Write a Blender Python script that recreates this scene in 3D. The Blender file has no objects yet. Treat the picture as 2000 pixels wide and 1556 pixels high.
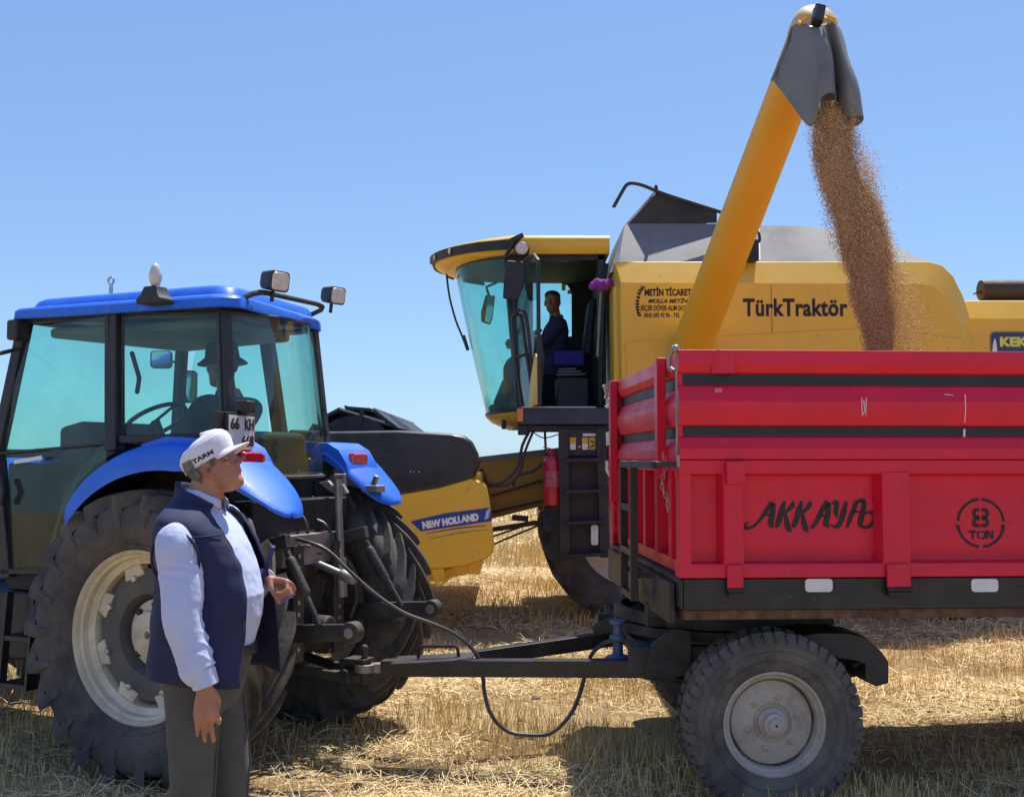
import bpy, math, random
import numpy as np
from mathutils import Vector, Matrix, noise as mnoise
R = math.radians
random.seed(7); rng = np.random.default_rng(7)
sc = bpy.context.scene
COL = sc.collection

# ------------------------------------------------------------------ camera
F_PX, PITCH, CAM_H = 2100.0, math.atan(119 / 2100.0), 1.68
cam_data = bpy.data.cameras.new('camera')
cam_data.sensor_width = 36.0
cam_data.lens = F_PX / 2000.0 * 36.0
cam_data.clip_start, cam_data.clip_end = 0.05, 8000
cam = bpy.data.objects.new('camera', cam_data)
COL.objects.link(cam)
cam.location = (0, 0, CAM_H)
cam.rotation_euler = (R(90) + PITCH, 0, 0)
sc.camera = cam
# ------------------------------------------------------------------ sky and sun
SUN = Vector((.45, .88, 2.2)).normalized()
sun_el = math.asin(SUN.z); sun_az = math.atan2(SUN.x, SUN.y)
world = bpy.data.worlds.new('World'); sc.world = world; world.use_nodes = True
wn = world.node_tree
sky = wn.nodes.new('ShaderNodeTexSky'); sky.sky_type = 'NISHITA'; sky.sun_disc = False
sky.sun_elevation = sun_el; sky.sun_rotation = sun_az
sky.air_density = 1.0; sky.dust_density = 0.6; sky.ozone_density = 1.0; sky.altitude = 900
bg = wn.nodes['Background']; bg.inputs['Strength'].default_value = 0.15
sep = wn.nodes.new('ShaderNodeSeparateColor'); cmb = wn.nodes.new('ShaderNodeCombineColor')     # the phone's soft shoulder on the bright sky
wn.links.new(sky.outputs[0], sep.inputs[0])
for i_, (k_, g_) in enumerate(((.428, .60), (.574, .62), (.76, .42))):
    pw = wn.nodes.new('ShaderNodeMath'); pw.operation = 'POWER'; pw.inputs[1].default_value = g_; wn.links.new(sep.outputs[i_], pw.inputs[0])
    ml_ = wn.nodes.new('ShaderNodeMath'); ml_.operation = 'MULTIPLY'; ml_.inputs[1].default_value = k_ * .15 ** (g_ - 1); wn.links.new(pw.outputs[0], ml_.inputs[0])
    wn.links.new(ml_.outputs[0], cmb.inputs[i_])
wn.links.new(cmb.outputs[0], bg.inputs[0])
sd = bpy.data.lights.new('sun', 'SUN'); sd.energy = 5.0; sd.angle = R(.53); sd.color = (1, .95, .87)
so = bpy.data.objects.new('sun', sd); COL.objects.link(so)
so.rotation_euler = SUN.to_track_quat('Z', 'Y').to_euler(); so.location = SUN * 60
sc.view_settings.view_transform = 'Standard'; sc.view_settings.look = 'None'
sc.view_settings.exposure = 0.35; sc.view_settings.gamma = 1.0

# ------------------------------------------------------------------ frames (vehicle coordinates)
def ray(px, py):
    u = (px - 1000) / F_PX; v = -(py - 778) / F_PX
    return Vector((u, math.cos(PITCH) - v * math.sin(PITCH), v * math.cos(PITCH) + math.sin(PITCH)))
def at(px, py, Y):
    d = ray(px, py); return Vector((0, 0, CAM_H)) + d * (Y / d.y)
class Frame:
    def __init__(s, o, a):
        s.M = Matrix.Translation(Vector(o)) @ Matrix.Rotation(a, 4, 'Z'); s.I = s.M.inverted(); s.a = a
    def on(s, px, py, ax, val):
        i = 'xyz'.index(ax); c = s.I @ Vector((0, 0, CAM_H)); d = s.I.to_3x3() @ ray(px, py)
        return c + d * ((val - c[i]) / d[i])
    def at(s, px, py, Y): return s.I @ at(px, py, Y)
TA = R(25)
TF = Frame((-1.98 + .95 * math.sin(TA), 5.6 + .95 * math.cos(TA), 0), -TA)      # tractor: x to its rear, y away from us
RF = Frame((.783, 5.06, 0), R(3.3))                                             # trailer: x to its rear
CF = Frame((0, 11.0, 0), 0)                                                     # combine: x to its rear
WF = Frame((0, 0, 0), 0)

# ------------------------------------------------------------------ mesh builder
class MB:
    def __init__(s): s.v = []; s.f = []
    def add(s, verts, faces):
        o = len(s.v); s.v += [tuple(v) for v in verts]; s.f += [tuple(i + o for i in f) for f in faces]; return s
    def box(s, a, b):
        (x0, y0, z0), (x1, y1, z1) = a, b
        if x0 > x1: x0, x1 = x1, x0
        if y0 > y1: y0, y1 = y1, y0
        if z0 > z1: z0, z1 = z1, z0
        return s.add([(x0,y0,z0),(x1,y0,z0),(x1,y1,z0),(x0,y1,z0),(x0,y0,z1),(x1,y0,z1),(x1,y1,z1),(x0,y1,z1)],
                     [(0,3,2,1),(4,5,6,7),(0,1,5,4),(1,2,6,5),(2,3,7,6),(3,0,4,7)])
    def bar(s, p0, p1, w, h, up=(0, 0, 1), w1=None, h1=None):
        p0, p1 = Vector(p0), Vector(p1); d = (p1 - p0).normalized(); up = Vector(up)
        sd = d.cross(up)
        if sd.length < 1e-4: sd = d.cross(Vector((1, 0, 0)))
        sd.normalize(); up = sd.cross(d).normalized()
        w1 = w if w1 is None else w1; h1 = h if h1 is None else h1
        vs = []
        for p, a, b in ((p0, w, h), (p1, w1, h1)):
            for i, j in ((-1, -1), (1, -1), (1, 1), (-1, 1)): vs.append(p + sd * (i * a / 2) + up * (j * b / 2))
        return s.add(vs, [(3,2,1,0),(4,5,6,7),(0,1,5,4),(1,2,6,5),(2,3,7,6),(3,0,4,7)])
    def loft(s, rings, cap=True, closed=True):
        n = len(rings[0]); vs = [p for r in rings for p in r]; fs = []
        for k in range(len(rings) - 1):
            for i in range(n if closed else n - 1):
                j = (i + 1) % n; fs.append((k*n+i, k*n+j, (k+1)*n+j, (k+1)*n+i))
        if cap: fs.append(tuple(range(n - 1, -1, -1))); fs.append(tuple(range((len(rings)-1)*n, len(rings)*n)))
        return s.add(vs, fs)
    def tube(s, pts, r, n=8, cap='flat', flat=1.0, up0=None):
        pts = [Vector(p) for p in pts]; m = len(pts)
        rs = list(r) if hasattr(r, '__len__') else [r] * m
        if cap == 'round':
            d0 = (pts[0] - pts[1]).normalized(); d1 = (pts[-1] - pts[-2]).normalized()
            a = [(pts[0] + d0 * rs[0] * c, rs[0] * q) for c, q in ((.96, .28), (.7, .71), (.38, .92))]
            b = [(pts[-1] + d1 * rs[-1] * c, rs[-1] * q) for c, q in ((.38, .92), (.7, .71), (.96, .28))]
            pts = [p for p, _ in a] + pts + [p for p, _ in b]; rs = [q for _, q in a] + rs + [q for _, q in b]; m = len(pts)
        rings = []; prev = None
        for i in range(m):
            t = (pts[min(i+1, m-1)] - pts[max(i-1, 0)]).normalized()
            if prev is None:
                ref = Vector(up0) if up0 is not None else (Vector((0, 0, 1)) if abs(t.z) < .9 else Vector((1, 0, 0)))
                a = (ref - t * ref.dot(t)).normalized()
            else: a = (prev - t * prev.dot(t)).normalized()
            prev = a; b = t.cross(a)
            rings.append([pts[i] + (a * math.cos(q) + b * math.sin(q) * flat) * rs[i] for q in (2*math.pi*k/n for k in range(n))])
        return s.loft(rings)
    def lathe(s, prof, c, axis='y', n=40, closed=False):
        c = Vector(c); rings = []
        for r, t in prof:
            ring = []
            for k in range(n):
                q = 2 * math.pi * k / n; a, b = r * math.cos(q), r * math.sin(q)
                ring.append(c + Vector({'y': (a, t, b), 'x': (t, a, b), 'z': (a, b, t)}[axis]))
            rings.append(ring)
        if closed: rings.append(rings[0])
        return s.loft(rings, cap=not closed)
    def prism(s, poly, off):
        off = Vector(off); n = len(poly); p = [Vector(q) for q in poly]
        return s.add(p + [q + off for q in p], [tuple(range(n - 1, -1, -1)), tuple(range(n, 2*n))] + [(i, (i+1) % n, n + (i+1) % n, n + i) for i in range(n)])
    def grid(s, rows, thick=None):
        n = len(rows[0]); m = len(rows); vs = [Vector(p) for r in rows for p in r]
        fs = [(k*n+i, k*n+i+1, (k+1)*n+i+1, (k+1)*n+i) for k in range(m-1) for i in range(n-1)]
        if thick is not None:
            t = Vector(thick); N = len(vs); vs2 = [p + t for p in vs]
            fs2 = [tuple(i + N for i in reversed(f)) for f in fs]
            brd = [i for i in range(n)] + [k*n + n-1 for k in range(1, m)] + [(m-1)*n + i for i in range(n-2, -1, -1)] + [k*n for k in range(m-2, 0, -1)]
            fs3 = [(brd[(i+1) % len(brd)], brd[i], brd[i] + N, brd[(i+1) % len(brd)] + N) for i in range(len(brd))]
            return s.add(vs + vs2, fs + fs2 + fs3)
        return s.add(vs, fs)
    def ball(s, c, r, n=12, m=8):
        c = Vector(c); r = (r, r, r) if not hasattr(r, '__len__') else r; rings = []
        for k in range(m + 1):
            a = math.pi * (k + .02) / (m + .04); 
            rings.append([c + Vector((r[0]*math.sin(a)*math.cos(q), r[1]*math.sin(a)*math.sin(q), -r[2]*math.cos(a))) for q in (2*math.pi*i/n for i in range(n))])
        return s.loft(rings)
    def xf(s, M): s.v = [tuple(M @ Vector(v)) for v in s.v]; return s
    def build(s, name, mat, parent=None, bev=0, ang=38, label=None, seg=2):
        import bmesh
        me = bpy.data.meshes.new(name); me.from_pydata(s.v, [], s.f)
        bm = bmesh.new(); bm.from_mesh(me); bmesh.ops.recalc_face_normals(bm, faces=bm.faces); bm.to_mesh(me); bm.free()
        me.polygons.foreach_set('use_smooth', [True] * len(me.polygons))
        me.set_sharp_from_angle(angle=R(ang)); me.materials.append(mat); me.update()
        o = bpy.data.objects.new(name, me); COL.objects.link(o)
        if parent is not None: o.parent = parent
        if bev:
            b = o.modifiers.new('bevel', 'BEVEL'); b.width = bev; b.segments = seg; b.limit_method = 'ANGLE'; b.angle_limit = R(40); b.harden_normals = True
        if label: o['label'] = label
        return o

def tag(o, label, cat, group=None, kind=None):
    if label: o['label'] = label
    if cat: o['category'] = cat
    if group: o['group'] = group
    if kind: o['kind'] = kind
    return o
def thing(name, fr, label, cat, group=None):
    o = bpy.data.objects.new(name, None); COL.objects.link(o); o.empty_display_size = .2
    o.matrix_world = fr.M
    return tag(o, label, cat, group)

# ------------------------------------------------------------------ materials
def mat(name, col, rough=.5, metal=0, var=.12, vscale=6, dirt=None, dirt_amt=.35, dirt_scale=3, bump=0, bscale=60, coat=0, spec=.5, stretch=None, speck=None):
    m = bpy.data.materials.new(name); m.use_nodes = True; nt = m.node_tree; N = nt.nodes; L = nt.links
    b = N['Principled BSDF']; b.inputs['Roughness'].default_value = rough; b.inputs['Metallic'].default_value = metal
    b.inputs['Coat Weight'].default_value = coat; b.inputs['Coat Roughness'].default_value = .12
    b.inputs['Specular IOR Level'].default_value = spec
    tc = N.new('ShaderNodeTexCoord'); mp = N.new('ShaderNodeMapping'); L.new(tc.outputs['Object'], mp.inputs['Vector'])
    if stretch: mp.inputs['Scale'].default_value = stretch
    nz = N.new('ShaderNodeTexNoise'); nz.inputs['Scale'].default_value = vscale; nz.inputs['Detail'].default_value = 5
    L.new(mp.outputs[0], nz.inputs['Vector'])
    mr = N.new('ShaderNodeMapRange'); mr.inputs[1].default_value = .3; mr.inputs[2].default_value = .7
    mr.inputs[3].default_value = 1 - var; mr.inputs[4].default_value = 1 + var
    L.new(nz.outputs[0], mr.inputs[0])
    hv = N.new('ShaderNodeHueSaturation'); hv.inputs['Color'].default_value = (*col, 1); L.new(mr.outputs[0], hv.inputs['Value'])
    out = hv.outputs[0]
    if dirt:
        n2 = N.new('ShaderNodeTexNoise'); n2.inputs['Scale'].default_value = dirt_scale; n2.inputs['Detail'].default_value = 9; n2.inputs['Roughness'].default_value = .7
        L.new(tc.outputs['Object'], n2.inputs['Vector'])
        r2 = N.new('ShaderNodeMapRange'); r2.inputs[1].default_value = .42; r2.inputs[2].default_value = .68; r2.inputs[3].default_value = 0; r2.inputs[4].default_value = dirt_amt
        L.new(n2.outputs[0], r2.inputs[0])
        mx = N.new('ShaderNodeMix'); mx.data_type = 'RGBA'; L.new(r2.outputs[0], mx.inputs[0]); L.new(out, mx.inputs[6]); mx.inputs[7].default_value = (*dirt, 1)
        out = mx.outputs[2]
        ad = N.new('ShaderNodeMath'); ad.operation = 'MULTIPLY_ADD'; L.new(r2.outputs[0], ad.inputs[0]); ad.inputs[1].default_value = .5; ad.inputs[2].default_value = rough
        ad.use_clamp = True; L.new(ad.outputs[0], b.inputs['Roughness'])
    if speck:          # small chips, grain dust and spatters
        n4 = N.new('ShaderNodeTexNoise'); n4.inputs['Scale'].default_value = speck[1]; n4.inputs['Detail'].default_value = 6; n4.inputs['Roughness'].default_value = .65; L.new(tc.outputs['Object'], n4.inputs['Vector'])
        r4 = N.new('ShaderNodeMapRange'); r4.inputs[1].default_value = .63; r4.inputs[2].default_value = .70; r4.inputs[3].default_value = 0; r4.inputs[4].default_value = speck[2]; L.new(n4.outputs[0], r4.inputs[0])
        m4 = N.new('ShaderNodeMix'); m4.data_type = 'RGBA'; L.new(r4.outputs[0], m4.inputs[0]); L.new(out, m4.inputs[6]); m4.inputs[7].default_value = (*speck[0], 1); out = m4.outputs[2]
    L.new(out, b.inputs['Base Color'])
    if bump:
        n3 = N.new('ShaderNodeTexNoise'); n3.inputs['Scale'].default_value = bscale; n3.inputs['Detail'].default_value = 4; L.new(mp.outputs[0], n3.inputs['Vector'])
        bp = N.new('ShaderNodeBump'); bp.inputs['Strength'].default_value = bump; bp.inputs['Distance'].default_value = .01
        L.new(n3.outputs[0], bp.inputs['Height']); L.new(bp.outputs[0], b.inputs['Normal'])
    return m
def glass(name, tint, dust=.04, refl=1.0):
    m = bpy.data.materials.new(name); m.use_nodes = True; nt = m.node_tree; N = nt.nodes; L = nt.links
    N.remove(N['Principled BSDF']); out = N['Material Output']
    tr = N.new('ShaderNodeBsdfTransparent'); tr.inputs[0].default_value = (*tint, 1)
    gl = N.new('ShaderNodeBsdfGlossy'); gl.inputs['Roughness'].default_value = .02
    df = N.new('ShaderNodeBsdfDiffuse'); df.inputs[0].default_value = (.45, .42, .36, 1)
    lw = N.new('ShaderNodeLayerWeight'); lw.inputs[0].default_value = .5            # Schlick, the same on both faces of the pane
    pw = N.new('ShaderNodeMath'); pw.operation = 'POWER'; pw.inputs[1].default_value = 5; L.new(lw.outputs['Facing'], pw.inputs[0])
    ml = N.new('ShaderNodeMath'); ml.operation = 'MULTIPLY_ADD'; ml.inputs[1].default_value = .9 * refl; ml.inputs[2].default_value = .035 * refl; L.new(pw.outputs[0], ml.inputs[0])
    nz = N.new('ShaderNodeTexNoise'); nz.inputs['Scale'].default_value = 4; nz.inputs['Detail'].default_value = 8
    tc = N.new('ShaderNodeTexCoord'); L.new(tc.outputs['Object'], nz.inputs['Vector'])
    mr = N.new('ShaderNodeMapRange'); mr.inputs[1].default_value = .35; mr.inputs[2].default_value = .75; mr.inputs[3].default_value = dust * .3; mr.inputs[4].default_value = dust * 2
    L.new(nz.outputs[0], mr.inputs[0])
    m1 = N.new('ShaderNodeMixShader'); m2 = N.new('ShaderNodeMixShader')
    L.new(mr.outputs[0], m1.inputs[0]); L.new(tr.outputs[0], m1.inputs[1]); L.new(df.outputs[0], m1.inputs[2])
    L.new(ml.outputs[0], m2.inputs[0]); L.new(m1.outputs[0], m2.inputs[1]); L.new(gl.outputs[0], m2.inputs[2])
    L.new(m2.outputs[0], out.inputs[0]); return m
DUST = (.30, .24, .16)
M_ = dict(
    blue=mat('blue_paint', (.014, .145, .74), .46, var=.07, dirt=(.14, .25, .55), dirt_amt=.18, spec=.4, coat=.1, speck=((.22, .24, .30), 18, .45)),
    yellow=mat('yellow_paint', (.85, .485, .028), .42, var=.06, dirt=(.62, .38, .10), dirt_amt=.35, coat=.2, bump=.08, bscale=2.5, speck=((.36, .23, .10), 9, .5)),
    yellow2=mat('auger_paint', (.82, .42, .02), .45, var=.08, vscale=2, dirt=(.62, .34, .08), dirt_amt=.4, dirt_scale=2),
    red=mat('red_paint', (.74, .006, .040), .40, var=.07, vscale=3, dirt=(.55, .03, .05), dirt_amt=.4, dirt_scale=2.2, coat=.12, spec=.4, bump=.12, bscale=3.5, speck=((.30, .13, .11), 16, .55)),
    black=mat('black_paint', (.012, .012, .014), .42, var=.25, dirt=(.10, .085, .065), dirt_amt=.35, speck=((.16, .12, .08), 22, .5)),
    stripe=mat('black_stripe_paint', (.016, .016, .018), .5, var=.2, dirt=(.08, .05, .05), dirt_amt=.25),
    plastic=mat('black_plastic', (.018, .018, .022), .5, var=.2, dirt=(.10, .09, .08), dirt_amt=.3),
    dark=mat('grimy_dark_metal', (.03, .028, .027), .6, var=.3, dirt=(.13, .105, .08), dirt_amt=.5, bump=.3),
    steel=mat('worn_steel', (.33, .31, .29), .45, metal=.6, var=.25, vscale=12, dirt=(.2, .15, .1), dirt_amt=.4),
    zinc=mat('zinc_metal', (.5, .5, .5), .35, metal=.8, var=.2, vscale=20),
    cream=mat('cream_rim_paint', (.70, .62, .44), .5, var=.10, dirt=(.28, .22, .15), dirt_amt=.55, dirt_scale=5),
    silver=mat('silver_rim_paint', (.50, .44, .36), .6, metal=.0, var=.14, dirt=(.22, .17, .12), dirt_amt=.7, dirt_scale=6),
    disc=mat('dusty_grey_disc', (.10, .095, .09), .65, var=.2, dirt=(.2, .17, .13), dirt_amt=.5),
    tyre=mat('tyre_rubber', (.052, .050, .052), .8, var=.3, vscale=10, dirt=(.20, .165, .125), dirt_amt=.65, dirt_scale=4, bump=.25, bscale=40),
    tyre2=mat('dusty_trailer_rubber', (.085, .078, .070), .88, var=.3, vscale=9, dirt=(.21, .18, .14), dirt_amt=.85, dirt_scale=5, bump=.25, bscale=40),
    greyp=mat('grey_tank_paint', (.165, .172, .175), .5, var=.08, dirt=(.28, .25, .2), dirt_amt=.4),
    navy=mat('navy_platform_paint', (.028, .034, .06), .5, var=.2, dirt=(.12, .11, .1), dirt_amt=.3),
    interior=mat('dark_cab_trim', (.012, .013, .018), .7, var=.2),
    liner=mat('cab_headliner', (.16, .16, .15), .8, var=.1),
    cloth_seat=mat('blue_seat_cloth', (.03, .035, .22), .9, var=.2),
    white=mat('white_reflector', (.78, .78, .76), .35, var=.06, dirt=(.5, .45, .38), dirt_amt=.4, dirt_scale=12),
    plate=mat('white_plate', (.66, .66, .66), .4, var=.05, dirt=(.45, .4, .33), dirt_amt=.45, dirt_scale=14),
    ink=mat('black_lettering', (.012, .012, .014), .55, var=.1),
    inkd=mat('stencil_lettering', (.02, .014, .016), .6, var=.3, vscale=30),
    whitep=mat('white_lettering', (.8, .8, .8), .4, var=.03),
    yelp=mat('yellow_lettering', (.75, .68, .1), .45, var=.05),
    bluel=mat('blue_decal', (.02, .045, .30), .35, var=.08),
    redl=mat('red_lens', (.62, .015, .03), .2, var=.06, coat=.5),
    orange=mat('orange_lens', (.8, .16, .02), .25, var=.05, coat=.4),
    lens=mat('lamp_lens', (.62, .58, .48), .22, var=.15, vscale=30, coat=.5),
    bulb=mat('bulb_glass', (.62, .57, .5), .15, var=.1, coat=.8),
    rubber=mat('grey_rubber_sheet', (.165, .178, .170), .5, var=.12, vscale=5, dirt=(.2, .18, .15), dirt_amt=.35),
    hose=mat('black_hose_rubber', (.035, .034, .033), .5, var=.2, dirt=(.2, .17, .13), dirt_amt=.5, dirt_scale=10),
    rust=mat('rusty_floor_edge', (.16, .085, .045), .85, var=.4, vscale=18, dirt=(.05, .04, .035), dirt_amt=.8, dirt_scale=14, bump=.6),
    jack=mat('blue_jack_paint', (.06, .10, .24), .5, var=.15, dirt=DUST, dirt_amt=.45),
    purple=mat('purple_plush', (.30, .045, .34), .95, var=.25, vscale=25, bump=1, bscale=90),
    skin=mat('tanned_skin', (.40, .175, .105), .5, var=.14, vscale=22, bump=.12, bscale=220),
    skin2=mat('dark_tan_skin', (.24, .11, .07), .5, var=.1, vscale=20),
    hair=mat('grey_hair', (.17, .155, .135), .85, var=.5, vscale=70, bump=.8, bscale=160, stretch=(1, 1, .3)),
    darkhair=mat('dark_hair', (.012, .01, .01), .8, var=.3, vscale=60),
    vest=mat('navy_softshell', (.014, .018, .065), .8, var=.14, vscale=14, bump=.18, bscale=30),
    vest_trim=mat('navy_piping', (.008, .010, .035), .8, var=.1),
    shirt=mat('pale_blue_shirt', (.50, .55, .76), .85, var=.05, vscale=12, bump=.25, bscale=26),
    trousers=mat('grey_trousers', (.080, .080, .075), .9, var=.12, vscale=10, bump=.2, bscale=24),
    cap=mat('white_cap_cotton', (.74, .70, .74), .9, var=.04, vscale=12, bump=.2, bscale=80),
    shoe=mat('black_shoe_leather', (.015, .013, .012), .45, var=.2, dirt=DUST, dirt_amt=.5),
    coat=mat('dark_jacket', (.018, .020, .032), .9, var=.15),
    overall=mat('navy_overall', (.018, .022, .06), .9, var=.2, bump=.2, bscale=20),
    eye=mat('eye_white', (.6, .55, .5), .2, var=.02), iris=mat('dark_iris', (.02, .012, .008), .2, var=.02),
    penblue=mat('blue_pen_plastic', (.05, .05, .42), .3, var=.05, coat=.3),
    note=mat('blue_notebook_cover', (.010, .020, .12), .5, var=.06),
    lip=mat('lip_skin', (.36, .13, .095), .45, var=.1),
)
G_T = glass('teal_cab_glass', (.785, .965, .93), .03, .9)
G_C = glass('teal_windscreen_glass', (.74, .965, .93), .04, .9)
def mirror_mat():
    m = bpy.data.materials.new('mirror_glass'); m.use_nodes = True; b = m.node_tree.nodes['Principled BSDF']
    b.inputs['Metallic'].default_value = 1; b.inputs['Roughness'].default_value = .06; b.inputs['Base Color'].default_value = (.7, .66, .66, 1); return m
M_['mirror'] = mirror_mat()

def lettering(txt, size, origin, right, up, mt, parent, offset=0.0, xs=1.0, shear=0.0, align='LEFT', depth=.0015, name='lettering', spacing=1.0, warp=None, fit=None):
    cu = bpy.data.curves.new('tmp_text', 'FONT'); cu.body = txt; cu.size = size; cu.extrude = depth; cu.offset = offset; cu.shear = shear
    cu.align_x = align; cu.space_character = spacing; cu.resolution_u = 4
    ob = bpy.data.objects.new('tmp_text', cu); COL.objects.link(ob)
    bpy.context.view_layer.update()
    dg = bpy.context.evaluated_depsgraph_get(); me = bpy.data.meshes.new_from_object(ob.evaluated_get(dg))
    bpy.data.objects.remove(ob); bpy.data.curves.remove(cu)
    rt, up = Vector(right).normalized(), Vector(up).normalized(); nm = rt.cross(up); o = Vector(origin)
    if fit:                                    # fit = (width, cap height)
        xsv = [v.co.x for v in me.vertices]; ysv = [v.co.y for v in me.vertices]
        x0, x1, y0, y1 = min(xsv), max(xsv), min(ysv), max(ysv)
        for v in me.vertices: v.co.x = (v.co.x - x0) / (x1 - x0) * fit[0]; v.co.y = (v.co.y - y0) / (y1 - y0) * fit[1]
        xs = 1
    for v in me.vertices:
        c = v.co.copy()
        v.co = warp(c) if warp else o + rt * (c.x * xs) + up * c.y + nm * (c.z + depth)
    me.materials.clear(); me.materials.append(mt); me.name = name
    ob = bpy.data.objects.new(name, me); COL.objects.link(ob); ob.parent = parent
    return ob
def ribbon(mb, pts, ws, o, rt, up, z=.002, sub=5):
    """flat brush stroke of varying width, thickness z, in the plane (o, rt, up)"""
    P = [Vector((p[0], p[1])) for p in pts]; n = len(P); out = []; w = []
    for i in range(n - 1):
        p0, p1, p2, p3 = P[max(i-1, 0)], P[i], P[i+1], P[min(i+2, n-1)]
        for k in range(sub):
            t = k / sub
            out.append(.5 * ((2*p1) + (p2-p0)*t + (2*p0-5*p1+4*p2-p3)*t*t + (3*p1-p0-3*p2+p3)*t**3)); w.append(ws[i] * (1-t) + ws[i+1] * t)
    out.append(P[-1]); w.append(ws[-1]); rt, up = Vector(rt).normalized(), Vector(up).normalized(); nm = rt.cross(up); o = Vector(o); A = []; B = []
    for i, p in enumerate(out):
        t = (out[min(i+1, len(out)-1)] - out[max(i-1, 0)]).normalized(); q = Vector((-t.y, t.x)) * w[i] / 2
        A.append(o + rt*(p.x+q.x) + up*(p.y+q.y) + nm*z); B.append(o + rt*(p.x-q.x) + up*(p.y-q.y) + nm*z)
    mb.grid([A, B], thick=nm * -.0015)

def smooth(pts, sub=4):
    P = [Vector(p) for p in pts]; out = []
    for i in range(len(P) - 1):
        p0, p1, p2, p3 = P[max(i-1, 0)], P[i], P[i+1], P[min(i+2, len(P)-1)]
        for k in range(sub): t = k/sub; out.append(.5*((2*p1) + (p2-p0)*t + (2*p0-5*p1+4*p2-p3)*t*t + (3*p1-p0-3*p2+p3)*t**3))
    return out + [P[-1]]

# ================================================================== GROUND
def ground_mat():
    m = bpy.data.materials.new('straw_strewn_soil'); m.use_nodes = True; nt = m.node_tree; N = nt.nodes; L = nt.links
    b = N['Principled BSDF']; b.inputs['Roughness'].default_value = .95; b.inputs['Specular IOR Level'].default_value = .15
    tc = N.new('ShaderNodeTexCoord')
    def nz(s, d=6, r=.6, vec=None):
        n = N.new('ShaderNodeTexNoise'); n.inputs['Scale'].default_value = s; n.inputs['Detail'].default_value = d; n.inputs['Roughness'].default_value = r
        L.new(vec or tc.outputs['Object'], n.inputs['Vector']); return n.outputs[0]
    mp = N.new('ShaderNodeMapping'); mp.inputs['Scale'].default_value = (1, 5, 1); L.new(tc.outputs['Object'], mp.inputs['Vector'])
    mp2 = N.new('ShaderNodeMapping'); mp2.inputs['Scale'].default_value = (6, 1, 1); mp2.inputs['Rotation'].default_value = (0, 0, .5); L.new(tc.outputs['Object'], mp2.inputs['Vector'])
    r1 = N.new('ShaderNodeValToRGB'); e = r1.color_ramp.elements
    e[0].position = .3; e[0].color = (.20, .13, .07, 1); e[1].position = .6; e[1].color = (.68, .50, .25, 1)
    a = N.new('ShaderNodeMath'); a.operation = 'ADD'; L.new(nz(14, 8, .75, mp.outputs[0]), a.inputs[0]); L.new(nz(12, 8, .75, mp2.outputs[0]), a.inputs[1])
    h = N.new('ShaderNodeMath'); h.operation = 'MULTIPLY'; h.inputs[1].default_value = .5; L.new(a.outputs[0], h.inputs[0]); L.new(h.outputs[0], r1.inputs[0])
    r2 = N.new('ShaderNodeValToRGB'); e = r2.color_ramp.elements
    e[0].position = .35; e[0].color = (.55, .48, .42, 1); e[1].position = .6; e[1].color = (1, 1, 1, 1)
    L.new(nz(1.3, 5), r2.inputs[0])
    mx = N.new('ShaderNodeMix'); mx.data_type = 'RGBA'; mx.blend_type = 'MULTIPLY'; mx.inputs[0].default_value = .8
    L.new(r1.outputs[0], mx.inputs[6]); L.new(r2.outputs[0], mx.inputs[7]); L.new(mx.outputs[2], b.inputs['Base Color'])
    bp = N.new('ShaderNodeBump'); bp.inputs['Strength'].default_value = .9; bp.inputs['Distance'].default_value = .04
    L.new(h.outputs[0], bp.inputs['Height']); L.new(bp.outputs[0], b.inputs['Normal']); return m
def gz(x, y):
    if abs(x) > 30 or y > 45 or y < -8: return 0.0
    return .022 * mnoise.noise(Vector((x * 1.1, y * 1.1, 3))) + .012 * mnoise.noise(Vector((x * 4, y * 4, 9)))
def axis_pts(lo, hi, step, far):
    a = list(np.arange(lo, hi + 1e-6, step)); 
    d = step; x = hi
    up = []
    while x < far: d *= 1.5; x += d; up.append(x)
    d = step; x = lo; dn = []
    while x > -far: d *= 1.5; x -= d; dn.append(x)
    return dn[::-1] + a + up
xs_, ys_ = axis_pts(-9, 9, .14, 5000), axis_pts(1.5, 20, .14, 5000)
g = MB().grid([[(x, y, gz(x, y)) for x in xs_] for y in ys_])
tag(g.build('ground', ground_mat()), 'harvested wheat field with straw covered soil', None, kind='structure')

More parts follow.
